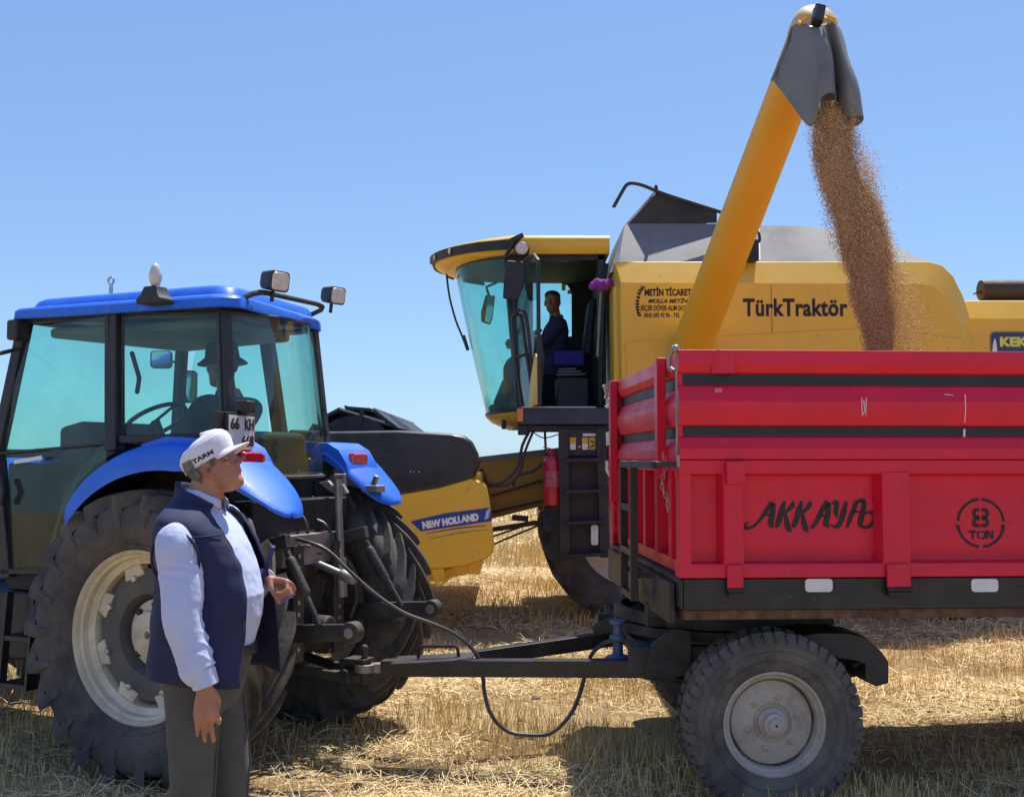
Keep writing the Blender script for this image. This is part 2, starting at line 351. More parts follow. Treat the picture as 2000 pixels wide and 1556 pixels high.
def straw_mat(name, stops):
    m = bpy.data.materials.new(name); m.use_nodes = True; nt = m.node_tree; N = nt.nodes; L = nt.links
    b = N['Principled BSDF']; b.inputs['Roughness'].default_value = .6; b.inputs['Specular IOR Level'].default_value = .35
    ge = N.new('ShaderNodeNewGeometry'); r = N.new('ShaderNodeValToRGB'); e = r.color_ramp.elements
    e[0].position, e[0].color = stops[0][0], (*stops[0][1], 1); e[1].position, e[1].color = stops[1][0], (*stops[1][1], 1)
    for p, c in stops[2:]: k = e.new(p); k.color = (*c, 1)
    L.new(ge.outputs['Random Per Island'], r.inputs[0]); L.new(r.outputs[0], b.inputs['Base Color']); return m
def quads_object(name, A, B, W, mt, bend=None):
    """every stalk a strip from A to B (n,3) with half width vectors W (n,3); two segments with a bent middle"""
    n = len(A); Mid = (A + B) / 2 + (bend if bend is not None else 0)
    V = np.empty((n, 6, 3), np.float32)
    V[:, 0] = A - W; V[:, 1] = A + W; V[:, 2] = Mid - W * .9; V[:, 3] = Mid + W * .9; V[:, 4] = B - W * .6; V[:, 5] = B + W * .6
    base = (np.arange(n) * 6)[:, None]; Fq = np.concatenate([base + np.array([[0, 1, 3, 2]]), base + np.array([[2, 3, 5, 4]])], 1).reshape(-1)
    me = bpy.data.meshes.new(name); me.vertices.add(n * 6); me.vertices.foreach_set('co', V.reshape(-1))
    me.loops.add(len(Fq)); me.loops.foreach_set('vertex_index', Fq.astype(np.int32))
    me.polygons.add(n * 2); me.polygons.foreach_set('loop_start', (np.arange(n * 2) * 4).astype(np.int32)); me.polygons.foreach_set('loop_total', np.full(n * 2, 4, np.int32))
    me.update(calc_edges=True); me.validate(); me.materials.append(mt)
    o = bpy.data.objects.new(name, me); COL.objects.link(o); return o
def patch(x, y, s=1.0, o=0.0):          # smooth 0..1 patchiness without library noise
    v = (np.sin(x*1.7*s+1.3*np.sin(y*1.1*s+o)+o) + np.sin(y*2.3*s+1.7*np.sin(x*.9*s+2*o)) + np.sin((x+y)*3.1*s+o*3)*.7 + np.sin((x*2.2-y*3.7)*s*1.6+o)*.6)
    return np.clip(v / 5.2 + .5, 0, 1)
def zz(x, y): return np.array([gz(a, b) for a, b in zip(x, y)], np.float32)
def stubble():
    As, Bs, Ws, Bd = [], [], [], []
    for (y0, y1, dens, wd) in ((2.6, 6.5, 720, .0018), (6.5, 10, 520, .0023), (10, 17, 260, .0036), (17, 30, 90, .007), (30, 60, 22, .014)):
        xl = y1 * .56 + 1.0; area = 2 * xl * (y1 - y0); n = int(area * dens)
        x = rng.uniform(-xl, xl, n); y = rng.uniform(y0, y1, n)
        row = np.round(y / .17) * .17 + rng.normal(0, .022, n) + .03 * np.sin(x * 1.3)
        y = np.where(rng.random(n) < .72, row, y)
        pt = patch(x, y); keep = rng.random(n) < np.clip(.12 + 1.5 * (pt - .22), .08, 1) ; x, y, pt = x[keep], y[keep], pt[keep]; n = len(x)
        h = rng.uniform(.045, .165, n) * (.25 + 1.1 * pt)
        tall = ((x - .1)**2 / 1.1 + (y - 18)**2 / 2.2 < 1) ; h = np.where(tall, h * 2.6, h)
        z = zz(x, y) - .01; A = np.stack([x, y, z], 1)
        ln = rng.normal(0, .22, (n, 2)) * h[:, None]
        B = A + np.stack([ln[:, 0], ln[:, 1], h], 1); an = rng.uniform(-.9, .9, n)
        W = np.stack([np.cos(an), np.sin(an), np.zeros(n)], 1) * (wd * rng.uniform(.7, 1.3, n))[:, None]
        bd = np.stack([rng.normal(0, .05, n) * h, rng.normal(0, .05, n) * h, np.zeros(n)], 1)
        As.append(A); Bs.append(B); Ws.append(W); Bd.append(bd)
    mt = straw_mat('stubble_stalks', [(0, (.52, .34, .12)), (1, (.82, .61, .28)), (.3, (.66, .46, .17)), (.7, (.75, .54, .23))])
    tag(quads_object('stubble', np.concatenate(As), np.concatenate(Bs), np.concatenate(Ws), mt, np.concatenate(Bd)), 'short cut wheat stubble standing in rows over the field', 'stubble', kind='stuff')
def loose_straw():
    As, Bs, Ws, Bd = [], [], [], []
    for (y0, y1, dens, wd) in ((2.6, 6.5, 2000, .0015), (6.5, 10, 1300, .0020), (10, 18, 420, .0034), (18, 34, 90, .008)):
        xl = y1 * .56 + 1.0; n = int(2 * xl * (y1 - y0) * dens)
        x = rng.uniform(-xl, xl, n); y = rng.uniform(y0, y1, n); pt = patch(x, y, .8, 2.1)
        keep = rng.random(n) < np.clip(2.3 * (pt - .27), .04, 1); x, y, pt = x[keep], y[keep], pt[keep]; n = len(x)
        ln = rng.gamma(3, .028, n) + .02; a = rng.uniform(0, 2*np.pi, n); el = np.abs(rng.normal(0, .22, n))
        z = zz(x, y) + .004 + rng.random(n) * .05 * pt
        A = np.stack([x, y, z], 1); D = np.stack([np.cos(a)*np.cos(el), np.sin(a)*np.cos(el), np.sin(el)], 1)
        B = A + D * ln[:, None]; W = np.stack([-np.sin(a), np.cos(a), rng.normal(0, .5, n)], 1) * (wd * rng.uniform(.6, 1.4, n))[:, None]
        bd = np.stack([rng.normal(0, .06, n)*ln, rng.normal(0, .06, n)*ln, rng.normal(.02, .05, n)*ln], 1)
        As.append(A); Bs.append(B); Ws.append(W); Bd.append(bd)
    mt = straw_mat('loose_straw', [(0, (.56, .39, .17)), (1, (.90, .74, .43)), (.35, (.76, .57, .27)), (.7, (.84, .67, .35))])
    tag(quads_object('loose_straw', np.concatenate(As), np.concatenate(Bs), np.concatenate(Ws), mt, np.concatenate(Bd)), 'golden loose straw lying over the harvested field', 'straw', kind='stuff')
stubble(); loose_straw()
def clods():
    mb = MB()
    for k in range(420):
        y = random.uniform(3.6, 8.5); x = random.uniform(-y*.5, y*.5); r = random.choice((.008, .012, .018, .03)) * random.uniform(.7, 1.3)
        n = len(mb.v); mb.ball((x, y, gz(x, y) + r*.2), (r, r*random.uniform(.7, 1.3), r*.6), 7, 4)
        for i in range(n, len(mb.v)):
            v = Vector(mb.v[i]); mb.v[i] = tuple(v + Vector((mnoise.noise(v*60), mnoise.noise(v*60+Vector((5, 5, 5))), mnoise.noise(v*60+Vector((9, 1, 7))))) * r * .35)
    tag(mb.build('soil_clods', mat('dry_clod_soil', (.24, .17, .11), .95, var=.25, vscale=20, bump=.6)), 'crumbled dry soil clods between the straw', 'soil', kind='stuff')
clods()

# ================================================================== TRAILER
def rounded_rect(w, h, r, n=5):
    pts = []
    for cx, cy, a0 in ((w/2-r, h/2-r, 0), (-w/2+r, h/2-r, 90), (-w/2+r, -h/2+r, 180), (w/2-r, -h/2+r, 270)):
        for k in range(n + 1): a = R(a0 + 90 * k / n); pts.append((cx + r*math.cos(a), cy + r*math.sin(a)))
    return pts
def circle(r, n=32): return [(r*math.cos(2*math.pi*k/n), r*math.sin(2*math.pi*k/n)) for k in range(n)]

def trailer_wheel(root, c, out=-1):
    """c: wheel centre; out = -1 when the outer face looks to -y"""
    r, w = .43, .235; s = -out
    T = Matrix.Translation(Vector(c)) @ (Matrix.Identity(4) if out < 0 else Matrix.Rotation(math.pi, 4, 'Z'))
    ty = MB()
    prof = [(.235, -.085), (.25, -.098), (.30, -.112), (.35, -.117), (.385, -.112), (.408, -.098), (.416, -.085), (.421, -.05), (.423, 0), (.421, .05), (.416, .085), (.408, .098), (.385, .112), (.35, .117), (.30, .112), (.25, .098), (.235, .085), (.225, 0)]
    ty.lathe(prof, (0, 0, 0), n=72, closed=True)
    for rr in (.30, .345): ty.lathe([(rr-.004, -.114), (rr, -.1195), (rr+.004, -.115)], (0, 0, 0), n=60, closed=True)
    for k in range(46):
        a = 2*math.pi*k/46; h = .013 if k % 2 else .010
        for sd in (-1, 1):
            for (y0, y1, da, r0, r1) in ((.116, .088, .0, .378, .421), (.088, .03, .03, .419, .424)):
                a2 = a + da * sd + (.03 if sd > 0 else 0); wd = .040
                P = []
                for (rr, yy) in ((r0, y0), (r0 + h*.8, y0 + (.006 if r0 < .4 else 0)), (r1 + h, y1), (r1 - .01, y1)):
                    for dd in (-.5, .5): aa = a2 + dd * wd / .42; P.append((rr*math.cos(aa), sd*yy, rr*math.sin(aa)))
                ty.add(P, [(0, 2, 4, 6), (7, 5, 3, 1), (0, 1, 3, 2), (2, 3, 5, 4), (4, 5, 7, 6), (6, 7, 1, 0)])
    wd_ = MB()          # dished disc and hub
    wd_.lathe([(.205, -.02), (.195, -.045), (.150, -.060), (.095, -.062), (.085, -.052), (.078, -.052), (.02, -.052), (.02, -.03), (.15, -.03), (.2, 0)], (0, 0, 0), n=48)
    wheel = wd_.xf(T).build('wheel', M_['silver'], root)
    ty.xf(T).build('tyre', M_['tyre2'], wheel)
    rm = MB(); rm.lathe([(.243, -.088), (.247, -.100), (.238, -.104), (.230, -.096), (.224, -.082), (.214, -.078), (.208, -.06), (.206, .06), (.214, .08), (.24, .1), (.243, .085), (.215, .05), (.213, -.05)], (0, 0, 0), n=64, closed=True)
    rm.xf(T).build('rim', M_['silver'], wheel)
    hb = MB(); hb.lathe([(.073, -.04), (.072, -.068), (.060, -.080), (.054, -.083), (.052, -.108), (.045, -.112), (.034, -.113), (.032, -.128), (.022, -.132), (.006, -.128), (.006, -.1), (.03, -.04)], (0, 0, 0), n=32)
    hb.xf(T).build('hub', M_['silver'], wheel)
    for k in range(6):
        a = 2*math.pi*k/6 + .25; st = MB(); cx, cz = .122*math.cos(a), .122*math.sin(a)
        st.lathe([(.016, -.05), (.016, -.066), (.012, -.069), (.009, -.075), (.002, -.078), (.01, -.05)], (cx, 0, cz), n=12)
        st.xf(T).build('wheel_nut', M_['silver'], wheel)
    for a0, da in ((210, 38), (292, 38), (50, 16), (8, 18)):
        A = [R(a0 - da/2 + da*k/8) for k in range(9)]
        o_ = [(.2045*math.cos(a), -.050, .2045*math.sin(a)) for a in A]
        ch = [Vector(o_[0]).lerp(Vector(o_[-1]), k/8) for k in range(9)]
        ch = [Vector((c_.x*1.0, -.050, c_.z*1.0)) for c_ in ch]
        sl = MB(); sl.prism(o_ + [tuple(c_) for c_ in ch[::-1]][1:-1], (0, .006, 0)); sl.xf(T).build('disc_slot', M_['dark'], wheel)
    return wheel

def build_trailer():
    rt = thing('grain_trailer', RF, 'red tipping grain trailer with black stripes and lettered side, hitched to the blue tractor', 'trailer')
    LEN, WID = 4.4, 2.18
    ZB, ZL, ZS, ZT = .974, 1.123, 1.676, 2.198
    red, blk = M_['red'], M_['black']
    # ---- lower side boards: sheet, frame rails, hat shaped ribs
    ribs = ((.215, .301), (.977, 1.101), (1.86, 1.98), (2.70, 2.82), (3.52, 3.64))
    def lower(y0, s, name):
        m = MB(); Y = lambda d: y0 + s * d
        rows = []
        for k in range(0, 23):
            z = 1.15 + (1.66 - 1.15) * k / 22; rows.append([(x, Y(.07 + (.006 if k % 6 == 3 else 0)), z) for x in (.012, LEN - .012)])
        m.grid(rows, thick=(0, s * .03, 0))
        m.prism([(0, Y(.004), 1.61), (0, Y(0), 1.615), (0, Y(0), 1.677), (0, Y(.055), 1.677), (0, Y(.055), 1.70), (0, Y(.1), 1.70), (0, Y(.1), 1.60), (0, Y(.066), 1.60)], (LEN, 0, 0))
        m.prism([(0, Y(.066), 1.198), (0, Y(.002), 1.192), (0, Y(0), 1.186), (0, Y(0), 1.126), (0, Y(.1), 1.126), (0, Y(.1), 1.198)], (LEN, 0, 0))
        for (a, b) in ((.003, .058), (LEN - .058, LEN - .003)): m.box((a, Y(.001), 1.187), (b, Y(.09), 1.614))
        o = m.build(name, red, rt, bev=.004)
        for a, b in ribs:
            r_ = MB(); r_.loft([[(a - .022, Y(.072), z), (a - .004, Y(-.006), z), (b + .004, Y(-.006), z), (b + .022, Y(.072), z)] for z in (1.18, 1.62)])
            r_.box((a + .005, Y(-.010), 1.075), (b - .005, Y(-.022), 1.19))
            r_.build('rib', red, o, bev=.004)
            h_ = MB(); h_.box((a + .012, Y(-.006), 1.035), (b - .012, Y(-.02), 1.072)); h_.tube([(a + .005, Y(-.018), 1.07), (b - .005, Y(-.018), 1.07)], .014, 10); h_.build('hinge', blk, o, bev=.003)
        for a, b in ribs[:1] + ribs[2:]: MB().box((a + .003, Y(-.0062), 1.565), (b + .004, Y(-.046), 1.671)).build('hinge_block', red, o, bev=.005)
        return o
    near = lower(0, 1, 'lower_side_board'); lower(WID, -1, 'lower_side_board')
    prof = [(0, 2.198), (0, 2.128), (.020, 2.09), (.034, 2.088), (.034, 2.030), (.026, 2.028), (-.006, 1.955), (-.006, 1.905), (.014, 1.842), (.034, 1.840), (.034, 1.787), (.026, 1.785), (-.004, 1.73), (-.004, 1.681), (.053, 1.681), (.053, 2.198)]
    def stripe_z(): return ((2.033, 2.085), (1.790, 1.837))
    def upper(y0, s):
        m = MB(); m.prism([(.004, y0 + s*d, z) for d, z in prof], (LEN - .008, 0, 0)); o = m.build('upper_side_board', red, rt, bev=.003, ang=20)
        for z0, z1 in stripe_z():
            q = MB(); q.box((.028, y0 + s*.031, z0), (LEN - .03, y0 + s*.0336, z1)); q.build('black_stripe', M_['stripe'], o)
        for a, w in ((.19, .078), (1.88, .08), (3.54, .08)):
            b = MB(); b.loft([[(a - .03, y0 + s*.004, z), (a, y0 - s*.03, z), (a + w, y0 - s*.03, z), (a + w + .012, y0 + s*.004, z)] for z in (2.085, 2.196)]); b.build('hinge_block', red, o, bev=.004)
        return o
    up = upper(0, 1); upper(WID, -1)
    # ---- front and rear boards
    def endboard(x0, s, name):
        m = MB()
        m.prism([(x0 + s*d, .066, z) for d, z in prof], (0, WID - .132, 0)); o = m.build(name, red, rt, bev=.003, ang=20)
        for z0, z1 in stripe_z():
            q = MB(); q.box((x0 + s*.031, .09, z0), (x0 + s*.0336, WID - .09, z1)); q.build('black_stripe', M_['stripe'], o)
        lo = MB(); X = lambda d: x0 + s*d
        rows = [[(X(.05 + (.006 if k % 6 == 3 else 0)), y, 1.13 + .54*k/22) for y in (.112, WID - .112)] for k in range(23)]
        lo.grid(rows, thick=(s*.03, 0, 0))
        lo.box((X(0), .104, 1.128), (X(.085), WID - .104, 1.19)); lo.box((X(0), .104, 1.62), (X(.085), WID - .104, 1.674)); lo.box((X(-.030), .008, 1.128), (X(-.002), .10, 1.674)); lo.box((X(-.030), WID - .10, 1.128), (X(-.002), WID - .008, 1.674))
        for y in (.115, .34, .70, 1.05, 1.40, 1.78, 2.03): lo.box((X(-.004), y, 1.188), (X(.06), y + .07, 1.622))
        lo.build('lower_end_board', red, o, bev=.004)
        for y, z0 in ((.445, 1.58), (2.05, 1.40)):
            p_ = MB(); p_.box((X(-.050), y, z0), (X(-.002), y + .068, ZT + .004)); p_.build('post', red, o, bev=.004)
        return o
    fr = endboard(.035, 1, 'front_board'); endboard(LEN, -1, 'rear_board')
    # ---- bed and chassis
    m = MB(); m.box((.02, .012, ZB + .002), (LEN - .02, .055, ZL - .002)); m.box((.02, WID - .055, ZB + .002), (LEN - .02, WID - .012, ZL - .002))
    m.box((.004, .008, ZB + .01), (.018, WID - .008, ZL - .004)); m.box((LEN - .018, .008, ZB + .01), (LEN - .004, WID - .008, ZL - .004))
    for y in (.62, 1.48): m.box((-.028, y, .85), (LEN + .03, y + .09, 1.0))
    m.box((-.03, .10, .90), (-.002, 2.08, ZB + .12)); 
    for x in np.arange(.5, LEN, .62): m.box((x, .06, ZB - .03), (x + .06, WID - .06, ZB + .02))
    m.build('chassis', blk, rt, bev=.004)
    b = MB(); b.box((.03, .035, ZB - .045), (LEN - .03, WID - .035, ZB - .002)); b.box((.025, .06, ZB + .06), (LEN - .025, WID - .06, ZL - .004)); b.build('floor', M_['rust'], rt)
    for px in (1600.5, 1925):
        c = RF.on(px, 1143, 'y', .0); q = MB(); q.prism([(c.x + a, .0105, c.z + h) for a, h in rounded_rect(.132, .062, .017)], (0, -.004, 0)); q.build('reflector', M_['white'], rt, bev=.001)
    # ---- turntable, front bogie, drawbar
    cx, cy = .463, 1.09
    t = MB(); t.lathe([(.56, .80), (.60, .80), (.60, .865), (.56, .865)], (cx, cy, 0), 'z', 56, True); t.lathe([(.53, .735), (.60, .735), (.60, .79), (.53, .79)], (cx, cy, 0), 'z', 56, True)
    t.box((cx - .5, cy - .45, .805), (cx + .5, cy - .37, .93)); t.box((cx - .5, cy + .37, .805), (cx + .5, cy + .45, .93)); t.build('turntable', M_['dark'], rt, bev=.004)
    bg_ = MB()
    for y in (.46, 1.64): bg_.box((cx - .62, y, .60), (cx + .60, y + .09, .73)); bg_.bar((cx - .55, y + .05, .58), (cx, y + .05, .50), .06, .03); bg_.bar((cx, y + .05, .50), (cx + .55, y + .05, .58), .06, .03); bg_.bar((cx - .40, y + .05, .555), (cx, y + .05, .475), .06, .02); bg_.bar((cx, y + .05, .475), (cx + .40, y + .05, .555), .06, .02)
    for x in (-.5, 0, .5): bg_.box((cx + x - .04, .5, .62), (cx + x + .04, 1.7, .71))
    for yy in (.44, 1.70): bg_.prism([(RF.on(px, py, 'y', .44).x, yy, RF.on(px, py, 'y', .44).z) for px, py in ((1262, 1296), (1276, 1258), (1318, 1226), (1350, 1232), (1350, 1318), (1300, 1326), (1264, 1320))], (0, .05, 0))
    bg_.tube([(cx, .25, .43), (cx, 1.95, .43)], .045, 14); bg_.build('bogie', M_['dark'], rt, bev=.004)
    rx = 3.55; rb = MB()
    for y in (.46, 1.64): rb.box((rx - .6, y, .56), (rx + .6, y + .08, .84)); rb.bar((rx - .55, y + .05, .56), (rx, y + .05, .48), .06, .05); rb.bar((rx, y + .05, .48), (rx + .55, y + .05, .56), .06, .05)
    rb.tube([(rx, .25, .43), (rx, 1.95, .43)], .045, 14); rb.build('rear_axle', M_['dark'], rt, bev=.004)
    for x in (cx, rx): trailer_wheel(rt, (x, .17, .43), -1); trailer_wheel(rt, (x + (.17 if x < 1 else 0), WID - .17, .43), 1)
    hitch = RF.at(748, 1303, 6.13); n0 = RF.at(1300, 1304, 5.72); f0 = RF.at(1292, 1232, 6.62); f1 = RF.at(930, 1284, 6.30)
    d = MB(); d.bar(hitch, n0, .085, .088, w1=.09, h1=.09); d.bar(f1, f0, .075, .085); d.build('drawbar', blk, rt, bev=.005)
    pl = MB(); a = RF.at(770, 1290, 6.12); b_ = RF.at(925, 1282, 6.08); pl.bar(a, b_, .24, .012); pl.build('drawbar_plate', M_['plastic'], rt, bev=.002)
    hd = MB(); h0 = RF.at(817, 1284, 6.1); h1 = RF.at(818, 1262, 6.1); h2 = RF.at(893, 1261, 6.08); h3 = RF.at(896, 1282, 6.08)
    hd.tube([h0, h1.lerp(h0, .2), h1.lerp(h2, .06), h2.lerp(h1, .06), h2.lerp(h3, .2), h3], .010, 8); hd.build('handle', M_['black'], rt)
    ey = MB(); e = hitch + Vector((-.10, 0, 0)); ey.lathe([(.035, -.022), (.06, -.022), (.06, .022), (.035, .022)], e, 'z', 24, True); ey.bar(hitch + Vector((-.05, 0, 0)), hitch + Vector((.06, 0, 0)), .06, .05); ey.build('towing_eye', M_['steel'], rt, bev=.003)
    st = MB(); p0 = RF.at(1168, 1228, 6.35); p1 = RF.at(1310, 1162, 6.2); st.bar(p0, p1, .06, .07); st.tube([p0 + (p0-p1)*.05, p1], .03, 10); st.build('drawbar_strut', M_['dark'], rt, bev=.004)
    jk = MB(); j = RF.at(1207, 1285, 5.92)
    jk.lathe([(.075, .0), (.06, .014), (.03, .022), (.026, .10), (.045, .105), (.045, .125), (.026, .13), (.024, .18), (.045, .19), (.045, .205), (.01, .207), (.01, 0)], j, 'z', 20); jk.build('jack_stand', M_['jack'], rt)
    j2 = RF.at(1335, 1222, 5.75); jk2 = MB(); jk2.prism([j2 + Vector((-.1, 0, -.03)), j2 + Vector((.06, 0, .03)), j2 + Vector((.08, 0, .0)), j2 + Vector((-.02, 0, -.10)), j2 + Vector((-.12, 0, -.16))], (0, .05, 0)); jk2.build('gusset', M_['jack'], rt, bev=.004)
    fl = MB(); Pm = [RF.on(px, py, 'y', .20) for px, py in ((1552, 1243), (1600, 1236), (1652, 1236), (1690, 1243), (1722, 1272), (1736, 1292), (1736, 1334), (1712, 1340), (1690, 1330), (1690, 1297), (1672, 1290), (1640, 1286), (1600, 1268), (1560, 1262))]
    fl.prism(Pm, (0, .30, 0)); fl.tube([RF.on(1665, 1302, 'y', .26), RF.on(1695, 1285, 'y', .26)], .012, 8); fl.build('mudflap', M_['plastic'], rt, bev=.006)
    # ---- ladder on the front board
    xl = -.11; la = RF.on(1217.5, 900, 'x', xl).y; lb = RF.on(1237, 900, 'x', xl).y; zt = 1.674; zb = RF.on(1237, 1172, 'x', xl).z; lc = RF.on(1279, 900, 'x', xl).y
    ld = MB()
    for y in (la, lb): ld.box((xl - .02, y - .02, zb), (xl + .02, y + .02, zt))
    for k in range(4): z = zb + .02 + (zt - zb - .04) * k / 3; ld.box((xl - .018, lb, z - .018), (xl + .018, la, z + .018))
    ld.box((xl - .018, lc, zt - .036), (xl + .018, lb, zt - .001)); ld.box((xl, lb - .01, zb + .12), (-.01, lb + .01, zb + .15)); ld.box((xl, la - .01, zb + .12), (-.01, la + .01, zb + .15)); ld.box((xl, lc - .01, zt - .03), (0, lc + .01, zt - .005))
    ld.build('ladder', blk, rt, bev=.003)
    # ---- corner latches, chains, little marks
    lt = MB(); lt.tube([(-.004, .02, 1.70), (-.004, .02, 2.20)], .0045, 8); lt.tube([(-.012, .045, 2.1), (-.03, .06, 2.12), (-.03, .06, 2.17), (-.01, .03, 2.215)], .012, 8); lt.ball((-.004, .025, 2.205), .02, 10, 6)
    lt.box((-.010, .0, 1.645), (.004, -.006, 1.70)); lt.build('corner_latch', M_['steel'], rt)
    ch = MB(); prev = None
    for k in range(13):
        c = Vector((-.05 + .012*math.sin(k*.7), .12 - .004*k + .012*math.sin(k*.5), 1.70 - .021*k)); s_ = .008
        ring = [c + (Vector((s_*math.cos(q), 0, .015*math.sin(q))) if k % 2 else Vector((0, s_*math.cos(q), .015*math.sin(q)))) for q in (2*math.pi*i/10 for i in range(11))]
        ch.tube(ring, .0028, 5)
    ch.build('latch_chain', M_['steel'], rt)
    cl = MB(); q = RF.at(1188, 752, 7.25)
    for k in range(5): cl.tube([q + Vector((-.03 + .01*k, 0, -.03*k)), q + Vector((-.015 + .012*(k % 2), .01, -.03*k - .03))], .014, 6)
    q = RF.at(1187, 900, 7.25); cl.tube([q, q + Vector((0, 0, -.06)), q + Vector((.02, 0, -.10))], .016, 8); cl.build('far_corner_latch', M_['zinc'], rt)
    # ---- writing
    pk = Vector((0, .0685, 0)); A = RF.on(1454, 1035, 'y', .07); S = (RF.on(1720, 1035, 'y', .07).x - A.x) / 940.0
    def W(pts, ws): ribbon(ak, [((x - 50) * S * .965, (295 - y) * S) for x, y in pts], [w * S * 1.22 for w in ws], (A.x, .069, A.z + .006), (1, 0, 0), (0, 0, 1), z=.001)
    ak = MB()
    W([(50, 285), (62, 292), (110, 282), (160, 235), (205, 175), (250, 118)], [10, 16, 12, 18, 26, 30]); W([(55, 282), (62, 262), (80, 247)], [12, 14, 5]); W([(262, 118), (250, 190), (238, 260), (255, 285)], [20, 34, 34, 8]); W([(185, 205), (215, 200), (245, 205)], [8, 12, 8])
    for dx in (0, 122):
        W([(340+dx, 108), (318+dx, 170), (292+dx, 250), (276+dx, 290)], [14, 34, 32, 8]); W([(400+dx, 108), (392+dx, 140), (340+dx, 190)], [6, 30, 14]); W([(340+dx, 190), (352+dx, 250), (368+dx, 300), (385+dx, 312)], [16, 30, 30, 6])
    W([(528, 294), (562, 250), (606, 170), (650, 112)], [12, 24, 30, 34]); W([(658, 118), (645, 200), (632, 260), (655, 285)], [20, 34, 34, 8]); W([(585, 215), (612, 208), (640, 212)], [8, 14, 8])
    W([(680, 132), (694, 116), (712, 126), (704, 180), (712, 222)], [8, 16, 28, 30, 8]); W([(780, 112), (760, 180), (735, 255), (705, 285), (668, 268)], [18, 34, 28, 20, 6])
    W([(785, 292), (800, 240), (830, 170), (855, 112)], [6, 26, 28, 26]); W([(855, 114), (888, 108), (908, 118), (895, 190), (878, 250), (880, 282)], [12, 22, 26, 34, 32, 12]); W([(820, 190), (850, 180), (880, 190)], [8, 14, 8]); W([(880, 280), (925, 288), (962, 262), (980, 220), (962, 190), (935, 186), (912, 200)], [14, 18, 18, 18, 20, 14, 5])
    ak.build('lettering', M_['inkd'], near)
    C8 = RF.on(1915.5, 1021, 'y', .07); r0 = .5 * (RF.on(1962, 1021, 'y', .07).x - RF.on(1868, 1021, 'y', .07).x); em = MB()
    for a0, a1 in ((3, 86), (94, 175), (184, 264), (274, 356)):
        pts = [(r0*.95*math.cos(R(a0 + (a1-a0)*k/10)), r0*.95*math.sin(R(a0 + (a1-a0)*k/10))) for k in range(11)]; ribbon(em, pts, [r0*.11]*11, (C8.x, .069, C8.z), (1, 0, 0), (0, 0, 1), z=.001, sub=2)
    u = r0 / 170.0
    for sx in (-1, 1):     # stencil 8: two mirrored halves with bridges
        for yy in (62, 2):
            ribbon(em, [(sx*8*u, (yy+22)*u), (sx*34*u, (yy+24)*u), (sx*46*u, (yy+6)*u), (sx*44*u, (yy-14)*u), (sx*30*u, (yy-24)*u), (sx*8*u, (yy-22)*u)], [24*u]*6, (C8.x, .069, C8.z + 4*u), (1, 0, 0), (0, 0, 1), z=.001, sub=3)
    def seg(p0, p1, w): ribbon(em, [(p0[0]*u, p0[1]*u), (p1[0]*u, p1[1]*u)], [w*u, w*u], (C8.x, .069, C8.z), (1, 0, 0), (0, 0, 1), z=.001, sub=1)
    seg((-86, -58), (-34, -58), 16); seg((-60, -64), (-60, -108), 16)
    for sx in (-1, 1): ribbon(em, [(2*u + sx*5*u, -58*u), (2*u + sx*22*u, -64*u), (2*u + sx*24*u, -82*u), (2*u + sx*22*u, -100*u), (2*u + sx*5*u, -106*u)], [13*u]*5, (C8.x, .069, C8.z), (1, 0, 0), (0, 0, 1), z=.001, sub=3)
    seg((42, -52), (42, -108), 16); seg((80, -52), (80, -108), 16); seg((44, -56), (78, -104), 15)
    em.build('load_emblem', M_['inkd'], near)
    mk = MB(); c = RF.on(1405, 762, 'y', -.006); mk.box((c.x - .018, .0195, c.z - .015), (c.x + .018, .012, c.z + .012)); mk.build('sticker', mat('faded_pink_sticker', (.55, .16, .22), .6), up)
    dr = MB()
    for (pts, w) in ((((1885, 770), (1886, 800), (1884, 825)), .004), (((1883.5, 838), (1883, 853)), .010), (((1687, 782), (1689, 800), (1686, 810)), .004), (((1683, 776), (1684, 812)), .003), (((1692, 776), (1691, 812)), .003), (((1845, 770), (1862, 772)), .003)):
        V_ = [RF.on(a, b, 'y', -.007) for a, b in pts]; dr.tube(V_, [w*.6] + [w*.45]*(len(V_)-1), 5, flat=.4)
    dr.build('paint_drip', M_['whitep'], up)
    return rt
trailer = build_trailer()

